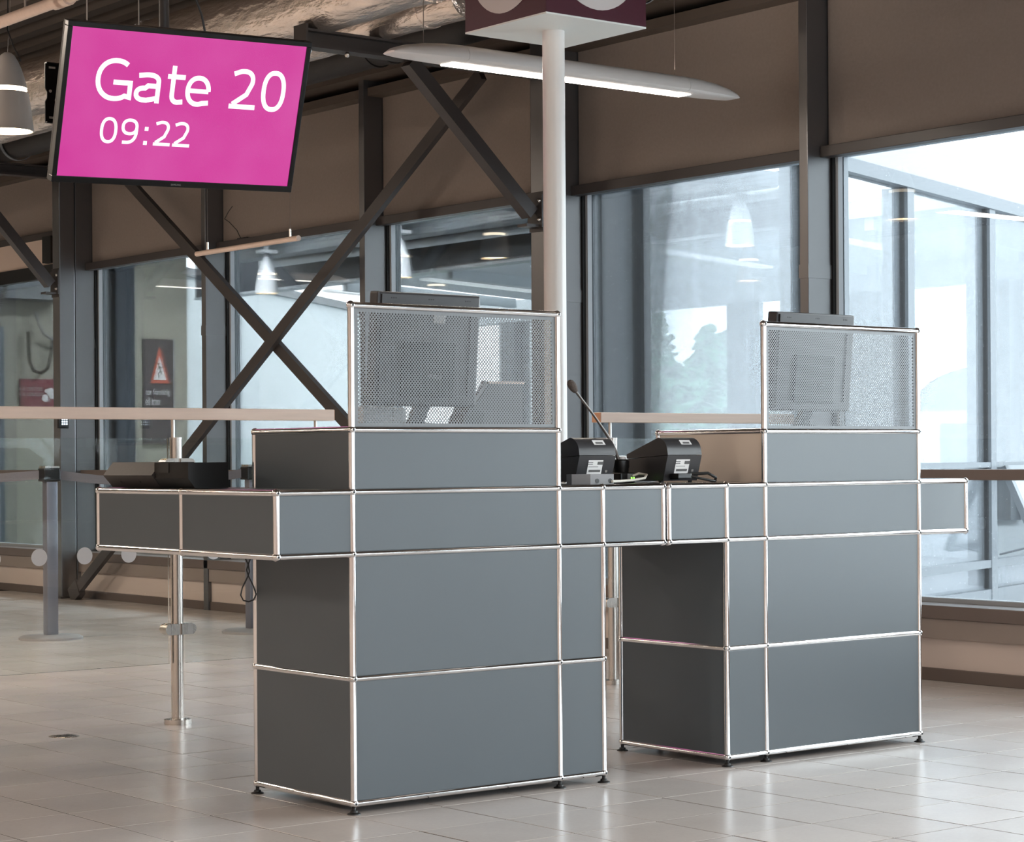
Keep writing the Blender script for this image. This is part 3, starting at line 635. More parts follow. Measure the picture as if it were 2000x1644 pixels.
for x, y, w_ in ((1.0, 12.3, 'left'), (1.2, 13.6, 'right')): linear_lamp(x - 0.9, x + 0.9, y, 2.66, 'linear pendant lamp seen only as the thin %s reflection among the crossed bars' % w_, (x - .7, x + .7))
lamp('linear_lamp_light', (2.66, 2.2, 2.60), (0, 0, 0), 1.5, 0.1, 14, (1.0, 0.9, 0.78))
lamp('added_duct_uplight', (2.66, 2.2, 2.72), (PI, 0, 0), 1.5, 0.1, 9, (1.0, 0.86, 0.74))  # added upward light to brighten the ducts and deck
for x, y in ((0.0, 5.4), (0.58, 9.4), (-1.5, 2.0)): lamp('added_deck_uplight', (x, y, 3.10), (PI, 0, 0), 0.5, 0.5, 16, (1.0, 0.82, 0.68))  # added unseen lights facing up, they lift the roof deck and ducts
# thin hanging rod left of centre
hr = thing('hanging_bar', 'thin brown bar lamp hung on two wires below the magenta display', 'lamp', (3.3, 5.95, 2.225))
MB().tube([(3.3, 5.38, 2.226), (3.3, 6.52, 2.224)], 0.016, 12).build('rod', 'wood', hr, True)
for y in (5.47, 6.39): MB().tube([(3.3, y, 2.23), (3.3, y, 3.74)], 0.0011, 5).build('hanging_wire', 'goose', hr); MB().tube([(3.3, y, 2.24), (3.3, y, 2.285)], 0.007, 8).build('wire_clamp', 'steel', hr)
rel(hr)

# ================================================================== sign box on a pole
CX, CY, CS, CZ = 1.748, 1.205, 0.24, 2.56
sg = thing('gate_sign', 'maroon square sign box with pale discs on a round white pole', 'sign', (CX, CY, FZ))
MB().tube([(CX - 0.006, CY + 0.004, FZ), (CX - 0.006, CY + 0.004, CZ + 0.01)], 0.042, 32).build('pole', 'white_paint', sg, True)
MB().lathe([(0.11, 0), (0.11, 0.012), (0.05, 0.018)], (CX - 0.006, CY + 0.004, FZ), 28).build('base_plate', 'white_paint', sg, True)
MB().box(CX - CS, CX + CS, CY - CS, CY + CS, CZ + 0.006, CZ + 0.48, 0.002).build('box_body', 'maroon', sg)
MB().box(CX - CS, CX + CS, CY - CS, CY + CS, CZ, CZ + 0.006).build('underside', 'box_under', sg)
for nm, axis in (('x', 'x'), ('y', 'y')):
    c = (CX - CS - 0.001, CY, CZ + 0.245) if axis == 'x' else (CX, CY - CS - 0.001, CZ + 0.245)
    mb = MB().lathe([(0.001, 0), (0.205, 0), (0.205, -0.002), (0.001, -0.002)], (0, 0, 0), 48, axis)
    mb.v = [(v[0] + c[0], v[1] + c[1], v[2] + c[2]) for v in mb.v]; mb.build('disc', 'pale_disc', sg)
rel(sg)

# ================================================================== display
TW, TH = 1.06, 0.625
def Rz(a): return Matrix.Rotation(a, 3, 'Z')
tvM = (Matrix.Rotation(-0.051, 3, 'Z') @ Matrix.Rotation(0.3433, 3, 'X') @ Matrix.Rotation(-0.0259, 3, 'Y')).to_4x4()
tvM.translation = (0.9255, 2.5258, 2.3597)
tv = thing('display_screen', 'magenta gate display in a slim black frame hung from the ceiling', 'screen', (0.9255, 2.5258, 2.3597))
tv.matrix_world = tvM
TVB = 0.020
bz = MB(); hw, hh = TW / 2, TH / 2
for a in ((-hw, hw, hh - TVB, hh), (-hw, hw, -hh, -hh + TVB * 1.25), (-hw, -hw + TVB, -hh + TVB * 1.25, hh - TVB), (hw - TVB, hw, -hh + TVB * 1.25, hh - TVB)):
    bz.box(a[0], a[1], -0.004, 0.03, a[2], a[3], 0.002)
bz.build('bezel', 'black_plastic', tv)
MB().box(-hw, hw, 0.028, 0.045, -hh, hh, 0.003).box(-hw + .12, hw - .12, 0.045, 0.075, -hh + .08, hh - .06, 0.01).build('back_cover', 'warm_black', tv)
sw, sh0, sh1 = hw - TVB, -hh + TVB * 1.25, hh - TVB
MB().box(-sw, sw, 0.002, 0.01, sh0, sh1).build('panel', 'display', tv)

def arc_pts(cx, cy, rx, ry, a0, a1, n=22, k=2.3):
    out = []
    for i in range(n + 1):
        a = math.radians(a0 + (a1 - a0) * i / n); c, d = math.cos(a), math.sin(a)
        out.append((cx + rx * math.copysign(abs(c) ** (2 / k), c), cy + ry * math.copysign(abs(d) ** (2 / k), d)))
    return out
def ribbon(mb, pts, w, closed=False, y=0.0):
    n = len(pts); L = []; R = []
    for i in range(n):
        p0 = Vector(pts[i - 1] if (i > 0 or closed) else pts[i]); p1 = Vector(pts[i]); p2_ = Vector(pts[(i + 1) % n] if (i < n - 1 or closed) else pts[i])
        d0 = (p1 - p0); d1 = (p2_ - p1)
        d0 = d0.normalized() if d0.length > 1e-9 else d1.normalized(); d1 = d1.normalized() if d1.length > 1e-9 else d0
        m_ = (d0 + d1).normalized(); nn = Vector((-m_.y, m_.x)); sc = 1.0 / max(0.35, nn.dot(Vector((-d1.y, d1.x))))
        L.append(p1 + nn * (w / 2 * sc)); R.append(p1 - nn * (w / 2 * sc))
    vs = [(q.x, y, q.y) for q in L + R]; fs = [(i, i + 1, n + i + 1, n + i) for i in range(n - 1)]
    if closed: fs.append((n - 1, 0, n, 2 * n - 1))
    mb.add(vs, fs)
def glyph(ch, x0, x1, z0, h, w):
    """clean sans lettering drawn as flat ribbons: box x0..x1, baseline z0, cap height h, stroke w"""
    mb = MB(); W_ = x1 - x0; q = w / 2; xh = 0.735 * h; cx = (x0 + x1) / 2
    if ch == 'G':
        rx, ry = W_ * 0.53 - q, h * 0.515 - q; c0 = (x0 + q + rx, z0 + h / 2)
        p = arc_pts(c0[0], c0[1], rx, ry, 52, 305, 30, 2.15); xr = x1 - q
        ribbon(mb, p + [(xr, z0 + h * 0.10), (xr, z0 + h * 0.44)], w); ribbon(mb, [(xr + q, z0 + h * 0.44), (cx - W_ * 0.02, z0 + h * 0.44)], w)
    elif ch == 'a':
        xr = x1 - q
        ribbon(mb, [(x0 + W_ * 0.13, z0 + xh - w * 0.75)] + arc_pts(x0 + W_ * 0.52, z0 + xh * 0.70, xr - x0 - W_ * 0.52, xh * 0.30 - q, 100, 0, 10) + [(xr, z0)], w)
        ribbon(mb, [(xr, z0 + xh * 0.56), (x0 + W_ * 0.52, z0 + xh * 0.56)] + arc_pts(x0 + W_ * 0.42, z0 + xh * 0.28, W_ * 0.42 - q, xh * 0.28 - q + 0.0, 90, 270, 14) + [(x0 + W_ * 0.50, z0 + q), (xr, z0 + xh * 0.17)], w)
    elif ch == 't':
        xs = x0 + W_ * 0.33
        ribbon(mb, [(xs, z0 + h * 0.94), (xs, z0 + h * 0.26)] + arc_pts(xs + W_ * 0.34, z0 + h * 0.24, W_ * 0.34, h * 0.24 - q, 180, 270, 8) + [(x1 - W_ * 0.02, z0 + q * 1.3)], w)
        ribbon(mb, [(x0, z0 + xh - q), (x1, z0 + xh - q)], w)
    elif ch == 'e':
        rx, ry = W_ / 2 - q, xh * 0.52 - q; c0 = (cx, z0 + xh / 2)
        ribbon(mb, [(x0 + q, z0 + xh * 0.50), (x1 - q, z0 + xh * 0.50)] , w * 0.92)
        ribbon(mb, arc_pts(c0[0], c0[1], rx, ry, 0, 296, 30, 2.15) + [(x1 - W_ * 0.05, z0 + xh * 0.13)], w)
    elif ch == '2':
        p = [(x0 + W_ * 0.07, z0 + h * 0.86)] + arc_pts(x0 + W_ * 0.46, z0 + h * 0.72, W_ * 0.43 - q, h * 0.28 - q, 115, -28, 16) + [(x0 + W_ * 0.62, z0 + h * 0.37), (x0 + W_ * 0.12, z0 + w * 0.95)]
        ribbon(mb, p, w); ribbon(mb, [(x0, z0 + q), (x1, z0 + q)], w)
    elif ch == '0':
        ribbon(mb, arc_pts(cx, z0 + h / 2, W_ / 2 - q, h * 0.515 - q, 0, 360, 40, 2.35)[:-1], w, True)
    elif ch == '9':
        ribbon(mb, arc_pts(cx, z0 + h * 0.675, W_ / 2 - q, h * 0.33 - q, 0, 360, 34, 2.3)[:-1], w, True)
        ribbon(mb, [(x1 - q, z0 + h * 0.66)] + arc_pts(x0 + W_ * 0.35, z0 + h * 0.52, x1 - q - x0 - W_ * 0.35, h * 0.52 - q, 0, -90, 14) + [(x0 + W_ * 0.12, z0 + q)], w)
    elif ch == ':':
        for z in (0.0, 0.56): ribbon(mb, [(cx, z0 + h * z), (cx, z0 + h * z + w * 1.25)], w * 1.25)
    return mb
def word(chars, x0, x1, z0, h, w):
    for ch, a, b in chars:
        mb = glyph(ch, x0 + (x1 - x0) * a, x0 + (x1 - x0) * b, z0, h, w)
        for i in range(len(mb.v)): mb.v[i] = (mb.v[i][0], 0.0012, mb.v[i][2])
        mb.build('letter' if ch.isalpha() else 'digit', 'scr_white', tv)
word([('G', 0, .188), ('a', .199, .332), ('t', .364, .456), ('e', .463, .596), ('2', .701, .842), ('0', .868, 1.0)], -0.392, 0.441, 0.019, 0.163, 0.0195)
word([('0', 0, .187), ('9', .229, .413), (':', .468, .541), ('2', .593, .78), ('2', .807, 1.0)], -0.350, 0.040, -0.149, 0.101, 0.0128)
me = fitted_text('SAMSUNG', -0.022, 0.022, -hh + 0.007, -hh + 0.014); me.transform(Matrix(((1, 0, 0, 0), (0, 0, -1, -0.0052), (0, 1, 0, 0), (0, 0, 0, 1)))); mesh_obj('maker_lettering', me, 'brass', tv)
# ceiling pole and slotted mounting plate behind the display
mt = thing('ceiling_mount', 'dark ceiling pole with slotted black mounting plates behind the display', 'mount', (0.93, 2.75, 3.74))
MB().tube([(0.945, 2.72, 2.45), (0.945, 2.72, 3.74)], 0.021, 16).build('pole', 'dark_steel', mt, True)
MB().lathe([(0.08, 0), (0.08, -0.02), (0.02, -0.03)], (0.945, 2.72, 3.74), 20).build('ceiling_flange', 'dark_steel', mt)
MB().box(0.55, 1.3, 2.66, 2.70, 2.40, 2.46).build('cross_arm', 'black_plastic', mt)
pl = MB(); xs0, xs1, yq = 0.478, 0.66, 2.85
pl.prism([(xs0 + .004, 2.55), (xs1, 2.55), (xs1, 2.31), (xs0 + .004, 2.31), (xs0 + .004, 2.395), (xs0 + .012, 2.41), (xs0 + .012, 2.435), (xs0 + .004, 2.45)], yq, yq + 0.006, 'y').build('mounting_plate', 'black_plastic', mt)
MB().box(xs0 + .004, xs1, yq - 0.015, yq, 2.545, 2.55).box(xs0 + .004, xs1, yq - 0.015, yq, 2.31, 2.315).build('plate_lip', 'black_plastic', mt)
for z in (2.532, 2.333): MB().box(xs0 + .02, xs0 + .048, yq - 0.0012, yq, z - .004, z + .004).build('slot', 'lamp_shell', mt)
MB().lathe([(0.001, 0), (0.006, 0), (0.006, -0.002)], (xs0 + .026, yq, 2.438), 12, 'y').build('slot', 'lamp_shell', mt)
MB().lathe([(0.001, -0.002), (0.018, -0.002), (0.018, -0.03)], (xs0 + .062, yq, 2.402), 16, 'y').build('pivot_knob', 'grey_plastic', mt)
MB().box(0.56, 0.66, 2.62, 2.85, 2.42, 2.45).build('cross_arm', 'black_plastic', mt); rel(mt)
cb = thing('display_cable', 'loose black cable dropping from the duct to the top of the display', 'cable', (1.08, 2.62, 2.7))
MB().tube([(1.10, 2.68, 2.60), (1.105, 2.66, 2.69), (1.085, 2.66, 2.78), (1.05, 2.66, 2.86), (1.06, 2.66, 3.1), (1.06, 2.66, 3.74)], 0.005, 8).build('cord', 'cable_black', cb, True); rel(cb)
hw_ = thing('hanging_wires', 'two thin steel wires above the left half of the display', 'wire', (0.6, 2.7, 3.74))
for x in (0.60, 0.83): MB().tube([(x, 2.72, 2.55), (x, 2.72, 3.74)], 0.003, 6).build('wire', 'steel', hw_)
rel(hw_)

# ================================================================== glass balustrade with oak handrails
RY = 2.2
def rail_post(x, label):
    p_ = thing('rail_post', label, 'post', (x, RY, FZ), group='balustrade posts')
    MB().tube([(x, RY, FZ), (x, RY, 1.055)], 0.0235, 24).build('tube', 'steel', p_, True)
    MB().lathe([(0.052, 0), (0.052, 0.018), (0.026, 0.022)], (x, RY, FZ), 28).build('base_flange', 'steel', p_, True)
    MB().tube([(x - 0.012, RY, 1.05), (x - 0.012, RY, 1.125)], 0.0075, 12).build('stem', 'steel', p_, True)
    for z in (0.33, 0.955):
        for s in (-1, 1):
            mb = MB().prism([(x + s * 0.005, z - 0.021)] + [(x + s * (0.045 + 0.021 * math.cos(a)), z + 0.021 * math.sin(a)) for a in [-PI / 2 + PI * k / 10 for k in range(11)]] + [(x + s * 0.005, z + 0.021)], RY - 0.032, RY + 0.018, 'y')
            mb.build('glass_clamp', 'steel', p_, True)
    rel(p_)
rail_post(0.690, 'brushed steel balustrade post left of the left counter')
rail_post(2.88, 'brushed steel balustrade post between the two counters')
def handrail(x0, x1, label, stems):
    h = thing('handrail', label, 'handrail', ((x0 + x1) / 2, RY, 1.145), group='pale oak handrails')
    MB().box(x0, x1, RY - 0.03, RY + 0.03, 1.122, 1.166, 0.003).build('rail', 'wood', h)
    for x, s in ((x0, -1), (x1, 1)): MB().box(min(x, x + s * 0.002), max(x, x + s * 0.002), RY - 0.0285, RY + 0.0285, 1.1235, 1.1645).build('end_grain', 'wood_end', h)
    for x in stems: MB().tube([(x, RY, 1.02), (x, RY, 1.122)], 0.0065, 10).build('stem', 'steel', h)
    rel(h)
handrail(-3.5, 1.392, 'long pale oak handrail crossing the left side above the glass', (1.321,))
handrail(2.79, 3.99, 'short pale oak handrail with end grain between the two counters', ())
def glass_panel(x0, x1, label):
    g = thing('glass_panel', label, 'glass', ((x0 + x1) / 2, RY, 0.2), group='balustrade glass panels')
    MB().box(x0, x1, RY - 0.005, RY + 0.005, 0.20, 1.052).build('pane', 'rail_glass', g)
    n = 0; x = 0.1205
    k0 = math.ceil((x0 + 0.03 - x) / 0.182)
    while x + k0 * 0.182 < x1 - 0.03:
        mb = MB().lathe([(0.001, 0), (0.0315, 0), (0.0315, -0.0008), (0.001, -0.0008)], (x + k0 * 0.182, RY - 0.0052, 0.619), 32, 'y'); mb.build('dot', 'dot', g); k0 += 1
    rel(g)
glass_panel(-0.9, 0.655, 'glass balustrade panel with white dots left of the steel post')
glass_panel(0.725, 1.39, 'glass balustrade panel between the steel post and the left counter')
glass_panel(2.915, 3.98, 'glass balustrade panel under the short handrail')
# belt stanchions
def stanchion(x, y, label):
    s = thing('belt_stanchion', label, 'stanchion', (x, y, FZ), group='belt barrier stanchions')
    MB().lathe([(0.001, 0), (0.178, 0), (0.178, 0.012), (0.16, 0.02), (0.03, 0.026)], n=40).build('base', 'stand_base', s, True)
    MB().box(-0.035, 0.035, -0.03, 0.03, 0.02, 0.95, 0.012).build('post', 'stanchion', s, True)
    MB().box(-0.055, 0.045, -0.045, 0.04, 0.885, 0.962, 0.008).build('belt_head', 'black_plastic', s)
    MB().box(-0.048, 0.04, -0.04, 0.035, 0.962, 0.972).build('cap', 'steel', s)
    return s
s1 = stanchion(2.14, 6.17, 'grey belt stanchion with a round base seen through the left glass panel')
s2 = stanchion(3.225, 5.78, 'belt stanchion half hidden behind the left counter')
def belt(a, b, sag, parent, w=0.05):
    mb = MB(); n = 14; vs = []
    a = Vector(a); b = Vector(b)
    for i in range(n + 1):
        t = i / n; c = a.lerp(b, t); z = c.z - 4 * sag * t * (1 - t)
        vs += [(c.x, c.y, z - w / 2), (c.x, c.y, z + w / 2)]
    vs = [tuple(Vector(v) - parent.location) for v in vs]
    mb.add(vs, [(2 * i, 2 * i + 2, 2 * i + 3, 2 * i + 1) for i in range(n)]); return mb.build('belt', 'belt', parent)
belt((2.18, 6.16, 0.895), (3.19, 5.80, 0.895), 0.045, s1); belt((2.10, 6.18, 0.895), (0.6, 7.6, 0.895), 0.04, s1)

# ================================================================== counters
D = 0.5117; TR_ = 0.0095; BR = 0.0125
def perforated(x0, x1, z0, z1, parent, y=-0.0015):
    a, b, r = 0.0103, 0.0056, 0.0027
    mx, mz = 0.011, 0.009
    nx = int((x1 - x0 - 2 * mx) / a); nz = int((z1 - z0 - 2 * mz) / b)
    ax = (x0 + x1) / 2 - nx * a / 2; az = (z0 + z1) / 2 - nz * b / 2
    vs = []; fs = []
    for j in range(nz):
        off = 0.0 if j % 2 == 0 else a / 2; cnt = nx if j % 2 == 0 else nx - 1
        zc = az + (j + 0.5) * b
        if off:
            for xa, xb2 in ((ax, ax + off), (ax + nx * a - off, ax + nx * a)):
                o = len(vs); vs += [(xa, y, zc - b / 2), (xb2, y, zc - b / 2), (xb2, y, zc + b / 2), (xa, y, zc + b / 2)]; fs.append((o, o + 1, o + 2, o + 3))
        for i in range(cnt):
            xc = ax + off + (i + 0.5) * a; o = len(vs); h, k = a / 2, b / 2
            for dx, dz in ((-h, -k), (0, -k), (h, -k), (h, 0), (h, k), (0, k), (-h, k), (-h, 0)): vs.append((xc + dx, y, zc + dz))
            for q in range(8):
                t = -3 * PI / 4 + q * PI / 4; vs.append((xc + r * math.cos(t), y, zc + r * math.sin(t)))
            for q in range(8): fs.append((o + q, o + (q + 1) % 8, o + 8 + (q + 1) % 8, o + 8 + q))
    me = bpy.data.meshes.new('perforated_sheet'); me.from_pydata(vs, [], fs); me.materials.append(MT['screen_metal'])
    ob = bpy.data.objects.new('perforated_sheet', me); COL.objects.link(ob); ob.parent = parent
    m = MB(); X0, X1, Z0, Z1 = ax, ax + nx * a, az, az + nz * b
    for q in ((x0, x1, z0, Z0), (x0, x1, Z1, z1), (x0, X0, Z0, Z1), (X1, x1, Z0, Z1)): m.box(q[0], q[1], y - 0.0005, y + 0.006, q[2], q[3])
    m.build('sheet_border', 'screen_metal', parent)
ball_me = None
def counter(cells, screen, label, loc, feet, name='boarding_counter', warm=None):
    c = thing(name, label, 'counter', loc, group='boarding gate counters')
    O = Vector(loc)
    edges = set(); nodes = set(); faces = {}
    R_ = lambda v: round(v, 4)
    for (x0, x1, y0, y1, z0, z1) in cells:
        P = [(R_(x), R_(y), R_(z)) for x in (x0, x1) for y in (y0, y1) for z in (z0, z1)]; nodes.update(P)
        for i in range(8):
            for j in range(i + 1, 8):
                if sum(P[i][k] != P[j][k] for k in range(3)) == 1: edges.add((P[i], P[j]))
        for ax, v, s in (('x', x0, -1), ('x', x1, 1), ('y', y0, -1), ('y', y1, 1), ('z', z0, -1), ('z', z1, 1)):
            key = (ax, R_(v)) + tuple(R_(q) for q in ((y0, y1, z0, z1) if ax == 'x' else (x0, x1, z0, z1) if ax == 'y' else (x0, x1, y0, y1)))
            faces.setdefault(key, []).append(s)
    if screen:
        x0, x1, z0, z1 = screen
        for a, b in (((x0, 0, z0), (x0, 0, z1)), ((x1, 0, z0), (x1, 0, z1)), ((x0, 0, z1), (x1, 0, z1))):
            edges.add((tuple(map(R_, a)), tuple(map(R_, b)))); nodes.add(tuple(map(R_, b)))
    for a, b in sorted(edges):
        MB().tube([Vector(a) - O, Vector(b) - O], TR_, 16).build('tube', 'chrome', c, True)
    bm_ = MB().sphere((0, 0, 0), BR, 16, 10).mesh('connector', 'chrome', True)
    hm = MB().lathe([(0.0001, -0.0128), (0.0036, -0.0128), (0.0036, -0.0118)], (0, 0, 0), 12, 'y').mesh('socket', 'black_rubber')
    for nd in sorted(nodes):
        o = bpy.data.objects.new('connector', bm_); COL.objects.link(o); o.parent = c; o.location = Vector(nd) - O
        if nd[1] == 0:
            h = bpy.data.objects.new('socket', hm); COL.objects.link(h); h.parent = o
    g = TR_ * 0.85
    for key, ss in sorted(faces.items()):
        if len(ss) > 1: continue
        ax, v, a0, a1, b0, b1 = key; s = ss[0]; d0, d1 = sorted((v + s * 0.0045, v + s * 0.0045 - s * 0.006))
        if ax == 'z' and s > 0: d0, d1 = v + 0.003, v + 0.0085
        m = MB()
        if ax == 'x': m.box(d0, d1, a0 + g, a1 - g, b0 + g, b1 - g, 0.0015)
        elif ax == 'y': m.box(a0 + g, a1 - g, d0, d1, b0 + g, b1 - g, 0.0015)
        else: m.box(a0 + g, a1 - g, b0 + g, b1 - g, d0, d1, 0.0015)
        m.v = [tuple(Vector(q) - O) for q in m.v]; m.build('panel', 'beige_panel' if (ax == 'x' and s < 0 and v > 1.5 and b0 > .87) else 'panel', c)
    if screen:
        x0, x1, z0, z1 = screen
        k = bpy.data.objects.new('perforated_screen', None); COL.objects.link(k); k.parent = c; k.location = -O
        k['label'] = 'grey perforated metal screen'
        perforated(x0 + TR_ * .9, x1 - TR_ * .9, z0 + TR_ * .9, z1 - TR_ * .9, k)
    fm = MB().lathe([(0.0055, 0.020), (0.0055, 0.012), (0.010, 0.011), (0.011, 0.006), (0.0185, 0.003), (0.0195, 0.0), (0.001, 0.0)], n=18).mesh('foot', 'black_rubber', True)
    for (x, y) in feet:
        o = bpy.data.objects.new('foot', fm); COL.objects.link(o); o.parent = c; o.location = Vector((x, y, FZ)) - O
    return c
def grid(xs, ys, zs):
    return [(a, b, c, d, e, f) for a, b in zip(xs[:-1], xs[1:]) for c, d in zip(ys[:-1], ys[1:]) for e, f in zip(zs[:-1], zs[1:])]
cl = grid([0, .75, .925], [0, D], [0, .35, .7]) + grid([-.25, 0, .75, .925, 1.175], [0, D], [.7, .875]) + [(-.25, 0, D, 2 * D, .7, .875)] + [(0, .75, 0, D, .875, 1.05)]
counter(cl, (0, .75, 1.05, 1.4), 'left grey panel boarding counter with a long side arm and chrome tubes', (0.4, 0.25, FZ), [(x, y) for x in (0, .75, .925) for y in (0, D)])
cr = grid([1.45, 1.625, 2.375], [0, D], [0, .35, .7]) + grid([1.2, 1.45, 1.625, 2.375, 2.625], [0, D], [.7, .875]) + [(1.625, 2.375, 0, D, .875, 1.05)]
counter(cr, (1.625, 2.375, 1.05, 1.4), 'right grey panel boarding counter with chrome tubes near the bright window', (1.9, 0.25, FZ), [(x, y) for x in (1.45, 1.625, 2.375) for y in (0, D)])

# ---------------------------------------------------------------- items on the counters
ZT = 0.8848
def printer(x, y, w, label):
    p_ = thing('receipt_printer', label, 'printer', (x + w / 2, y + 0.1, ZT), group='receipt printers')
    def arc(cy, cz, r, a0, a1, n): return [(cy + r * math.cos(a0 + (a1 - a0) * k / n), cz + r * math.sin(a0 + (a1 - a0) * k / n)) for k in range(n + 1)]
    zs = 0.088
    low = [(0.020, 0.006), (-0.004, zs), (0.195, zs - 0.012), (0.195, 0.006)]
    top = [(-0.004, zs + 0.0015)] + arc(0.045, 0.098, 0.047, PI * 0.98, PI * 0.52, 8) + [(0.195, 0.092), (0.195, zs - 0.010)]
    MB().prism([(y + a, ZT + b) for a, b in low], x, x + w, 'x').build('lower_case', 'charcoal', p_)
    MB().prism([(y + a, ZT + b) for a, b in top], x, x + w, 'x').build('upper_case', 'charcoal', p_, True)
    for fx in (x + .012, x + w - .012):
        for fy in (y + .04, y + .18): MB().tube([(fx, fy, ZT), (fx, fy, ZT + .007)], 0.007, 8).build('rubber_foot', 'black_rubber', p_)
    def onlow(cx, t0, t1, w2, nm, m, off=0.0012):
        # label on the sloped lower back: t 0 bottom .. 1 seam
        pa = Vector((0, 0.020, 0.006)); pb = Vector((0, -0.004, zs)); n = Vector((0, -(pb.z - pa.z), pb.y - pa.y)).normalized()
        vs = []
        for t, q in ((t0, -w2), (t0, w2), (t1, w2), (t1, -w2)):
            c_ = pa.lerp(pb, t) + n * off; vs.append((x + w * cx + q, y + c_.y, ZT + c_.z))
        return MB().add(vs, [(0, 1, 2, 3)]).build(nm, m, p_)
    lb = onlow(0.47, 0.30, 0.84, 0.030, 'serial_label', 'paper')
    for (cx, t0, t1, w2) in ((0.47, 0.38, 0.47, 0.024), (0.60, 0.66, 0.78, 0.012), (0.33, 0.74, 0.77, 0.010), (0.33, 0.67, 0.70, 0.010), (0.42, 0.57, 0.59, 0.020)):
        o = onlow(cx, t0, t1, w2, 'print_line', 'ink', 0.0018)
    mb = MB(); vs = []
    for a in (PI * 0.83, PI * 0.70):
        for q in (0.45, 0.76): vs.append((x + w * q, y + 0.045 + 0.0482 * math.cos(a), ZT + 0.098 + 0.0482 * math.sin(a)))
    mb.add([vs[0], vs[1], vs[3], vs[2]], [(0, 1, 2, 3)]).build('barcode_label', 'paper', p_)
    mb = MB(); vs = []
    for a in (PI * 0.81, PI * 0.765):
        for q in (0.51, 0.70): vs.append((x + w * q, y + 0.045 + 0.0488 * math.cos(a), ZT + 0.098 + 0.0488 * math.sin(a)))
    mb.add([vs[0], vs[1], vs[3], vs[2]], [(0, 1, 2, 3)]).build('barcode', 'ink', p_)
    sc2 = onlow(0.80, 0.36, 0.45, 0.0045, 'screw', 'steel')
    rel(p_); return p_
printer(0.930, 0.115, 0.150, 'black receipt printer beside the left screen, behind the junction box')
pr2 = printer(1.265, 0.075, 0.148, 'black receipt printer on the right counter near the chrome posts')
# cables at the second printer
cbl = thing('printer_cable', 'black cables looping behind the right receipt printer', 'cable', (1.38, 0.06, ZT))
MB().tube([(1.30, 0.085, ZT + .022), (1.34, 0.05, ZT + .022), (1.38, 0.035, ZT + .012), (1.43, 0.03, ZT + .004), (1.47, 0.09, ZT + .004)], 0.004, 8).build('cord', 'cable_black', cbl, True)
MB().tube([(1.36, 0.085, ZT + .026), (1.42, 0.05, ZT + .03), (1.455, 0.05, ZT + .015), (1.46, 0.06, ZT + .004)], 0.005, 8).build('cord', 'cable_black', cbl, True)
MB().box(1.285, 1.345, 0.045, 0.085, ZT + .012, ZT + .03, 0.004).build('plug', 'black_plastic', cbl); rel(cbl)
# junction box
jb = thing('junction_box', 'dark grey connection box in front of the left receipt printer', 'box', (0.95, 0.05, ZT))
MB().prism([(0.855, 0.06), (0.905, 0.030), (1.00, 0.030), (1.00, 0.085), (0.855, 0.085)], ZT, ZT + 0.031, 'z').build('case', 'grey_plastic', jb)
for xx in (0.932, 0.985): MB().lathe([(0.0001, -0.001), (0.0075, -0.001), (0.0075, 0.004)], (xx, 0.030, ZT + 0.010), 14, 'y').build('cable_port', 'black_rubber', jb)
rel(jb)
# microphone
mc = thing('gooseneck_microphone', 'gooseneck microphone leaning left between the two receipt printers', 'microphone', (1.195, 0.22, ZT))
MX, MY = 1.195, 0.22
MB().box(MX - .03, MX + .028, MY - .035, MY + .03, ZT, ZT + .034, 0.004).build('plinth', 'black_plastic', mc)
MB().lathe([(0.022, 0.030), (0.026, 0.036), (0.026, 0.046), (0.028, 0.050), (0.028, 0.072), (0.024, 0.076), (0.001, 0.077)], (MX, MY, ZT), 28).build('base_drum', 'black_plastic', mc, True)
MB().lathe([(0.014, 0.076), (0.012, 0.084), (0.001, 0.085)], (MX + .005, MY, ZT), 16).build('collar', 'white_plastic', mc, True)
gp = [(MX - .010, MY, ZT + .076), (1.172, MY, 0.99), (1.150, MY, 1.025), (1.125, MY, 1.055), (1.08, MY, 1.105), (1.005, MY, 1.180)]
MB().tube(gp, [0.0062, 0.0060, 0.0058, 0.0042, 0.0040, 0.0040], 12).build('gooseneck', 'goose', mc, True)
hdv = Vector((0.983 - 1.008, 0, 1.207 - 1.176)).normalized()
mb = MB().lathe([(0.001, -0.004), (0.008, 0.0), (0.0125, 0.012), (0.0138, 0.024), (0.0120, 0.036), (0.006, 0.043), (0.001, 0.044)], (0, 0, 0), 18)
mb.xf(Matrix.Translation((1.008, MY, 1.177)) @ Vector((0, 0, 1)).rotation_difference(hdv).to_matrix().to_4x4()).build('windscreen', 'foam', mc, True)
MB().box(MX - .004, MX + .026, MY - .038, MY - .035, ZT + .010, ZT + .030).build('socket_plate', 'grey_plastic', mc)
for xx in (MX + .010, MX + .020): MB().box(xx, xx + .005, MY - .0395, MY - .038, ZT + .012, ZT + .019).build('indicator_light', 'led', mc)
rel(mc)
wc = thing('network_cable', 'cream network cable looping from the microphone base', 'cable', (1.20, 0.12, ZT))
MB().tube([(0.99, 0.026, ZT + .008), (1.05, 0.06, ZT + .008), (1.14, 0.10, ZT + .010), (1.20, 0.11, ZT + .016), (1.235, 0.14, ZT + .026), (1.228, 0.17, ZT + .030), (1.21, 0.180, ZT + .022)], 0.0042, 10).build('cord', 'cable_white', wc, True); rel(wc)
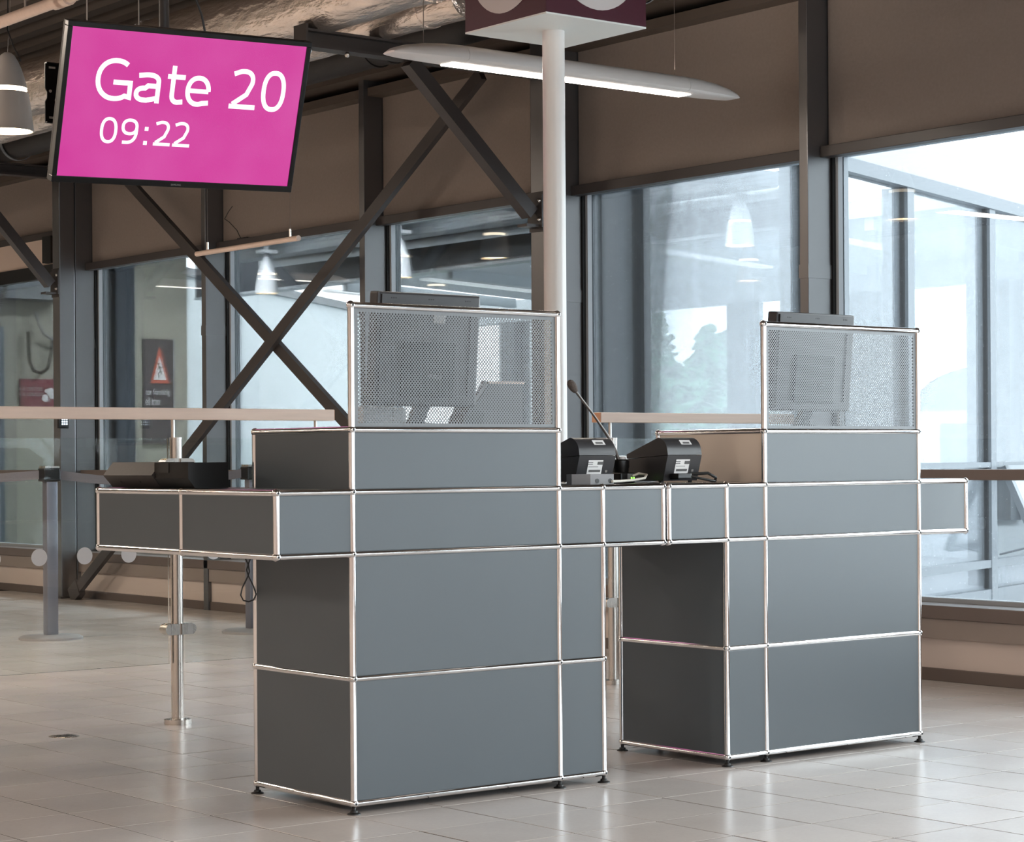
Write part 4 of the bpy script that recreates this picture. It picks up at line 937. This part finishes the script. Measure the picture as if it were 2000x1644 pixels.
# boarding card reader on the arm
dv = thing('card_reader', 'low black boarding card reader lying on the long side arm', 'reader', (-0.16, 0.75, ZT))
def rd(y0, y1, poly, m, nm): return MB().prism([(x, z) for x, z in poly], y0, y1, 'y').build(nm, m, dv)
rd(0.700, 1.005, [(-0.212, ZT), (-0.246, ZT + .038), (-0.212, ZT + .078), (-0.10, ZT + .078), (-0.10, ZT)], 'warm_black', 'scanner_head')
rd(0.500, 0.700, [(-0.212, ZT), (-0.236, ZT + .03), (-0.236, ZT + .076), (-0.10, ZT + .076), (-0.10, ZT)], 'black_plastic', 'reader_body')
rd(0.612, 0.668, [(-0.238, ZT + .046), (-0.238, ZT + .074), (-0.230, ZT + .074), (-0.230, ZT + .046)], 'black_rubber', 'slot')
for yy in (0.80, 0.92): MB().sphere((-0.228, yy, ZT + .02), 0.004, 6, 5).build('screw', 'black_rubber', dv)
rel(dv)
# hanging loop of cable under the arm
lc = thing('cable_loop', 'thin black cable loop hanging below the side arm', 'cable', (-0.034, 0.5, 0.69))
pts = [(-0.051, .5, .693), (-0.044, .5, .675), (-0.034, .5, .655), (-0.030, .5, .635), (-0.036, .5, .62), (-0.055, .5, .588), (-0.061, .5, .566), (-0.052, .5, .550), (-0.034, .5, .545), (-0.016, .5, .550), (-0.008, .5, .566), (-0.016, .5, .590), (-0.034, .5, .622), (-0.040, .5, .640), (-0.033, .5, .66), (-0.022, .5, .68), (-0.018, .5, .693)]
MB().tube(pts, 0.0022, 8).build('cord', 'cable_black', lc, True); rel(lc)
# monitors behind the perforated screens
def monitor(x0, x1, y, ztop, zbot, label, zl):
    m_ = thing('monitor', label, 'monitor', ((x0 + x1) / 2, y, 1.06), group='monitors behind the screens')
    cx = (x0 + x1) / 2; w = x1 - x0; h = ztop - zbot
    T = Matrix.Translation((cx, y, zbot)) @ Matrix.Rotation(math.radians(5), 4, 'X')
    def B(a, nm, mm, sm=False): a.xf(T).build(nm, mm, m_, sm)
    B(MB().box(-w / 2, w / 2, 0.0, 0.045, 0, h, 0.007), 'housing', 'charcoal')
    fr = MB()
    for q in ((-w / 2 + .012, w / 2 - .012, h - .035, h - .008), (-w / 2 + .012, w / 2 - .012, .008, .035), (-w / 2 + .012, -w / 2 + .04, .035, h - .035), (w / 2 - .04, w / 2 - .012, .035, h - .035)): fr.box(q[0], q[1], -0.006, 0.002, q[2], q[3])
    B(fr, 'rear_frame', 'charcoal')
    for gx in (-0.36, 0.0, 0.36):
        for k in (-1, 0, 1): B(MB().lathe([(0.0001, -0.0068), (0.0022, -0.0068), (0.0022, -0.006)], (gx * w + k * 0.008, 0, h - 0.018), 8, 'y'), 'vent_hole', 'black_rubber')
    B(MB().box(-w / 2 + .06, -0.02, -0.004, 0.001, h - .058, h - .044), 'vent_grille', 'black_rubber'); B(MB().box(0.03, w / 2 - .06, -0.004, 0.001, h - .058, h - .044), 'vent_grille', 'black_rubber')
    for z, nm in zl: B(MB().box(-0.02 + .03, 0.025 + .03, -0.0085, -0.004, z - zbot - .016, z - zbot + .016, 0.003), nm, 'brass')
    B(MB().box(-0.10, 0.10, -0.012, 0.001, 0.03, 0.20, 0.004), 'rear_bulge', 'black_plastic')
    MB().lathe([(0.10, 0), (0.10, 0.012), (0.02, 0.02)], (cx, y + 0.05, 1.0595), 28).build('stand_base', 'black_plastic', m_, True)
    MB().bar((cx, y + 0.06, 1.07), (cx + 0.02, y - 0.015, zbot + 0.10), 0.05, 0.02, (0, 1, 0)).build('stand_neck', 'grey_plastic', m_)
    rel(m_); return m_
monitor(0.283, 0.670, 0.30, 1.470, 1.125, 'dark monitor seen from behind through the left perforated screen', [(1.395, 'maker_badge'), (1.25, 'asset_label')])
monitor(1.962, 2.355, 0.30, 1.470, 1.125, 'dark monitor seen from behind through the right perforated screen', [(1.265, 'maker_badge'), (1.225, 'asset_label')])
# white box, angled touch terminal behind the left screen; pale box behind the right
bx = thing('white_box', 'pale box with bright edges behind the left screen at lower left', 'box', (0.375, 0.36, 1.06))
MB().box(0.36, 0.47, 0.465, 0.505, 1.0595, 1.13, 0.004).build('case', 'white_plastic', bx); MB().box(0.472, 0.522, 0.465, 0.505, 1.0595, 1.125, 0.004).build('lid', 'white_plastic', bx); rel(bx)
tt = thing('touch_terminal', 'dark slanted terminal leaning behind the left screen at lower right', 'terminal', (0.80, 0.36, 1.06))
MB().prism([(0.70, 1.075), (0.80, 1.205), (0.735 + .20, 1.205), (0.735 + .20, 1.075)], 0.40, 0.425, 'y').build('terminal_case', 'charcoal', tt)
MB().bar((0.70, 0.41, 1.075), (0.80, 0.41, 1.205), 0.03, 0.016, (0, 1, 0)).build('edge_trim', 'grey_plastic', tt)
MB().box(0.795, 0.94, 0.395, 0.43, 1.205, 1.212).build('top_edge', 'wood', tt)
MB().prism([(0.66, 1.0595), (0.74, 1.0595), (0.76, 1.11), (0.70, 1.13)], 0.37, 0.45, 'y').build('foot_block', 'black_plastic', tt); rel(tt)

# ================================================================== small background items
kp = thing('keypad', 'small black keypad with lit keys on the left steel column', 'keypad', (3.86, 9.45, 1.26))
MB().box(3.835, 3.915, 9.43, 9.46, 1.21, 1.30, 0.004).build('case', 'black_plastic', kp)
for i in range(3):
    for j in range(3): MB().box(3.857 + i * .017, 3.869 + i * .017, 9.428, 9.431, 1.235 + j * .018, 1.247 + j * .018).build('key', 'keylit', kp)
rel(kp)
ps = thing('warning_poster', 'dark poster with a red and white warning triangle beyond the left window', 'poster', (8.08, 15.55, 1.9))
MB().box(7.90, 8.27, 15.565, 15.59, 1.15, 2.27).build('sheet', 'poster', ps); MB().box(8.262, 8.272, 15.56, 15.592, 1.15, 2.28).build('sheet_edge', 'alu_white', ps)
MB().prism([(7.978, 1.80), (8.205, 1.80), (8.09, 2.19)], 15.558, 15.564, 'y').build('triangle_border', 'red_sign', ps)
MB().prism([(8.015, 1.835), (8.168, 1.835), (8.09, 2.09)], 15.554, 15.558, 'y').build('triangle_face', 'paper', ps)
sl = MB().sphere((8.077, 15.553, 2.005), 0.011, 8, 6, (1, .2, 1)).bar((8.08, 15.552, 1.99), (8.10, 15.552, 1.935), .002, .014, (1, 0, 0)).bar((8.10, 15.552, 1.935), (8.075, 15.552, 1.90), .002, .011, (1, 0, 0)).bar((8.075, 15.552, 1.90), (8.082, 15.552, 1.855), .002, .010, (1, 0, 0)).bar((8.10, 15.552, 1.935), (8.112, 15.552, 1.89), .002, .010, (1, 0, 0)).bar((8.083, 15.552, 1.98), (8.068, 15.552, 1.945), .002, .008, (1, 0, 0)).bar((8.088, 15.552, 1.98), (8.118, 15.552, 1.965), .002, .008, (1, 0, 0))
sl.build('falling_figure', 'ink', ps)
for txt, z in (('ter forsiktig', 1.655), ('ell tran', 1.565)):
    me = fitted_text(txt, 0, 0.29 if len(txt) > 9 else 0.17, 0, 0.085)
    me.transform(Matrix(((1, 0, 0, 7.925), (0, 0, -1, 15.562), (0, 1, 0, z), (0, 0, 0, 1)))); mesh_obj('lettering', me, 'paper', ps)
rel(ps)
p2 = thing('red_poster', 'wine red poster with a pale emblem beyond the far left window', 'poster', (6.65, 15.55, 1.62))
MB().box(6.48, 6.95, 15.565, 15.59, 1.47, 1.82).build('sheet', 'poster_red', p2)
q_ = MB()
for k in range(9): q_.sphere((6.80 + .05 * math.cos(k * 1.9), 15.56, 1.66 + .05 * math.sin(k * 2.3)), 0.032, 8, 6, (1, .15, .8))
q_.build('emblem', 'paper', p2); rel(p2)
for k, zz in enumerate((1.70, 1.645)):
    me = fitted_text('A A 25%7232', 0, 0.27, 0, 0.035); me.transform(Matrix(((1, 0, 0, 6.46), (0, 0, -1, 15.562), (0, 1, 0, zz), (0, 0, 0, 1)))); o = mesh_obj('lettering', me, 'brass', p2); o.location = -Vector(p2.location)
co = thing('coiled_cord', 'black and white coiled cord hanging at the left edge', 'cord', (4.3, 11.4, 2.45))
pts = []
for k in range(26 * 8):
    t = k / (26 * 8); pts.append((4.32 + 0.022 * math.cos(k * PI / 4), 11.31 + 0.30 * t + 0.022 * math.sin(k * PI / 4), 2.45 - 0.47 * t))
MB().tube(pts, 0.006, 6).build('coil', 'steel', co, True); rel(co)
hs = thing('hose_loop', 'dark hose loop hanging on the wall beyond the far left window', 'hose', (6.7, 15.5, 2.1))
MB().tube([(6.55, 15.52, 2.30), (6.55, 15.5, 2.0), (6.60, 15.5, 1.90), (6.68, 15.5, 1.88), (6.76, 15.5, 1.93), (6.80, 15.5, 2.1), (6.82, 15.52, 2.25)], 0.018, 10).build('hose', 'black_insul', hs, True)
MB().tube([(6.62, 15.5, 2.5), (6.66, 15.5, 2.38), (6.72, 15.5, 2.28), (6.82, 15.5, 2.22), (6.90, 15.5, 2.21)], 0.014, 10).build('hose', 'grey_plastic', hs, True); rel(hs)
dr = thing('floor_drain', 'small round metal cover set in the floor at the left', 'cover', (0.19, 2.145, FZ))
MB().lathe([(0.001, 0.0012), (0.052, 0.0012), (0.056, 0.0)], n=28).build('rim', 'steel', dr, True)
for k in range(4): MB().box(-0.035, 0.035, -0.028 + k * .017, -0.020 + k * .017, 0.0012, 0.0018).build('slot', 'black_rubber', dr)
wp = thing('black_wire', 'stray black wire with a small clip sticking up from the blind bar', 'wire', (4.105, 7.30, 2.43))
MB().tube([(4.105, 7.33, 2.432), (4.10, 7.37, 2.49), (4.09, 7.45, 2.55), (4.085, 7.50, 2.575)], 0.003, 6).build('strand', 'cable_black', wp)
MB().tube([(4.085, 7.50, 2.575), (4.085, 7.45, 2.62), (4.085, 7.40, 2.65)], 0.0025, 6).build('strand', 'cable_black', wp)
MB().box(4.095, 4.125, 7.24, 7.36, 2.4275, 2.435).build('clip', 'black_rubber', wp); rel(wp)

# window portals help the renderer find the daylight (they give off no light of their own)
lamp('window_portal', (4.32, -2.3, 1.36), (0, PI / 2, 0), 2.1, 9.0, 1, (1, 1, 1), True)
lamp('window_portal', (0.0, YB0 - 0.25, 1.75), (PI / 2, 0, 0), 8.4, 2.0, 1, (1, 1, 1), True)
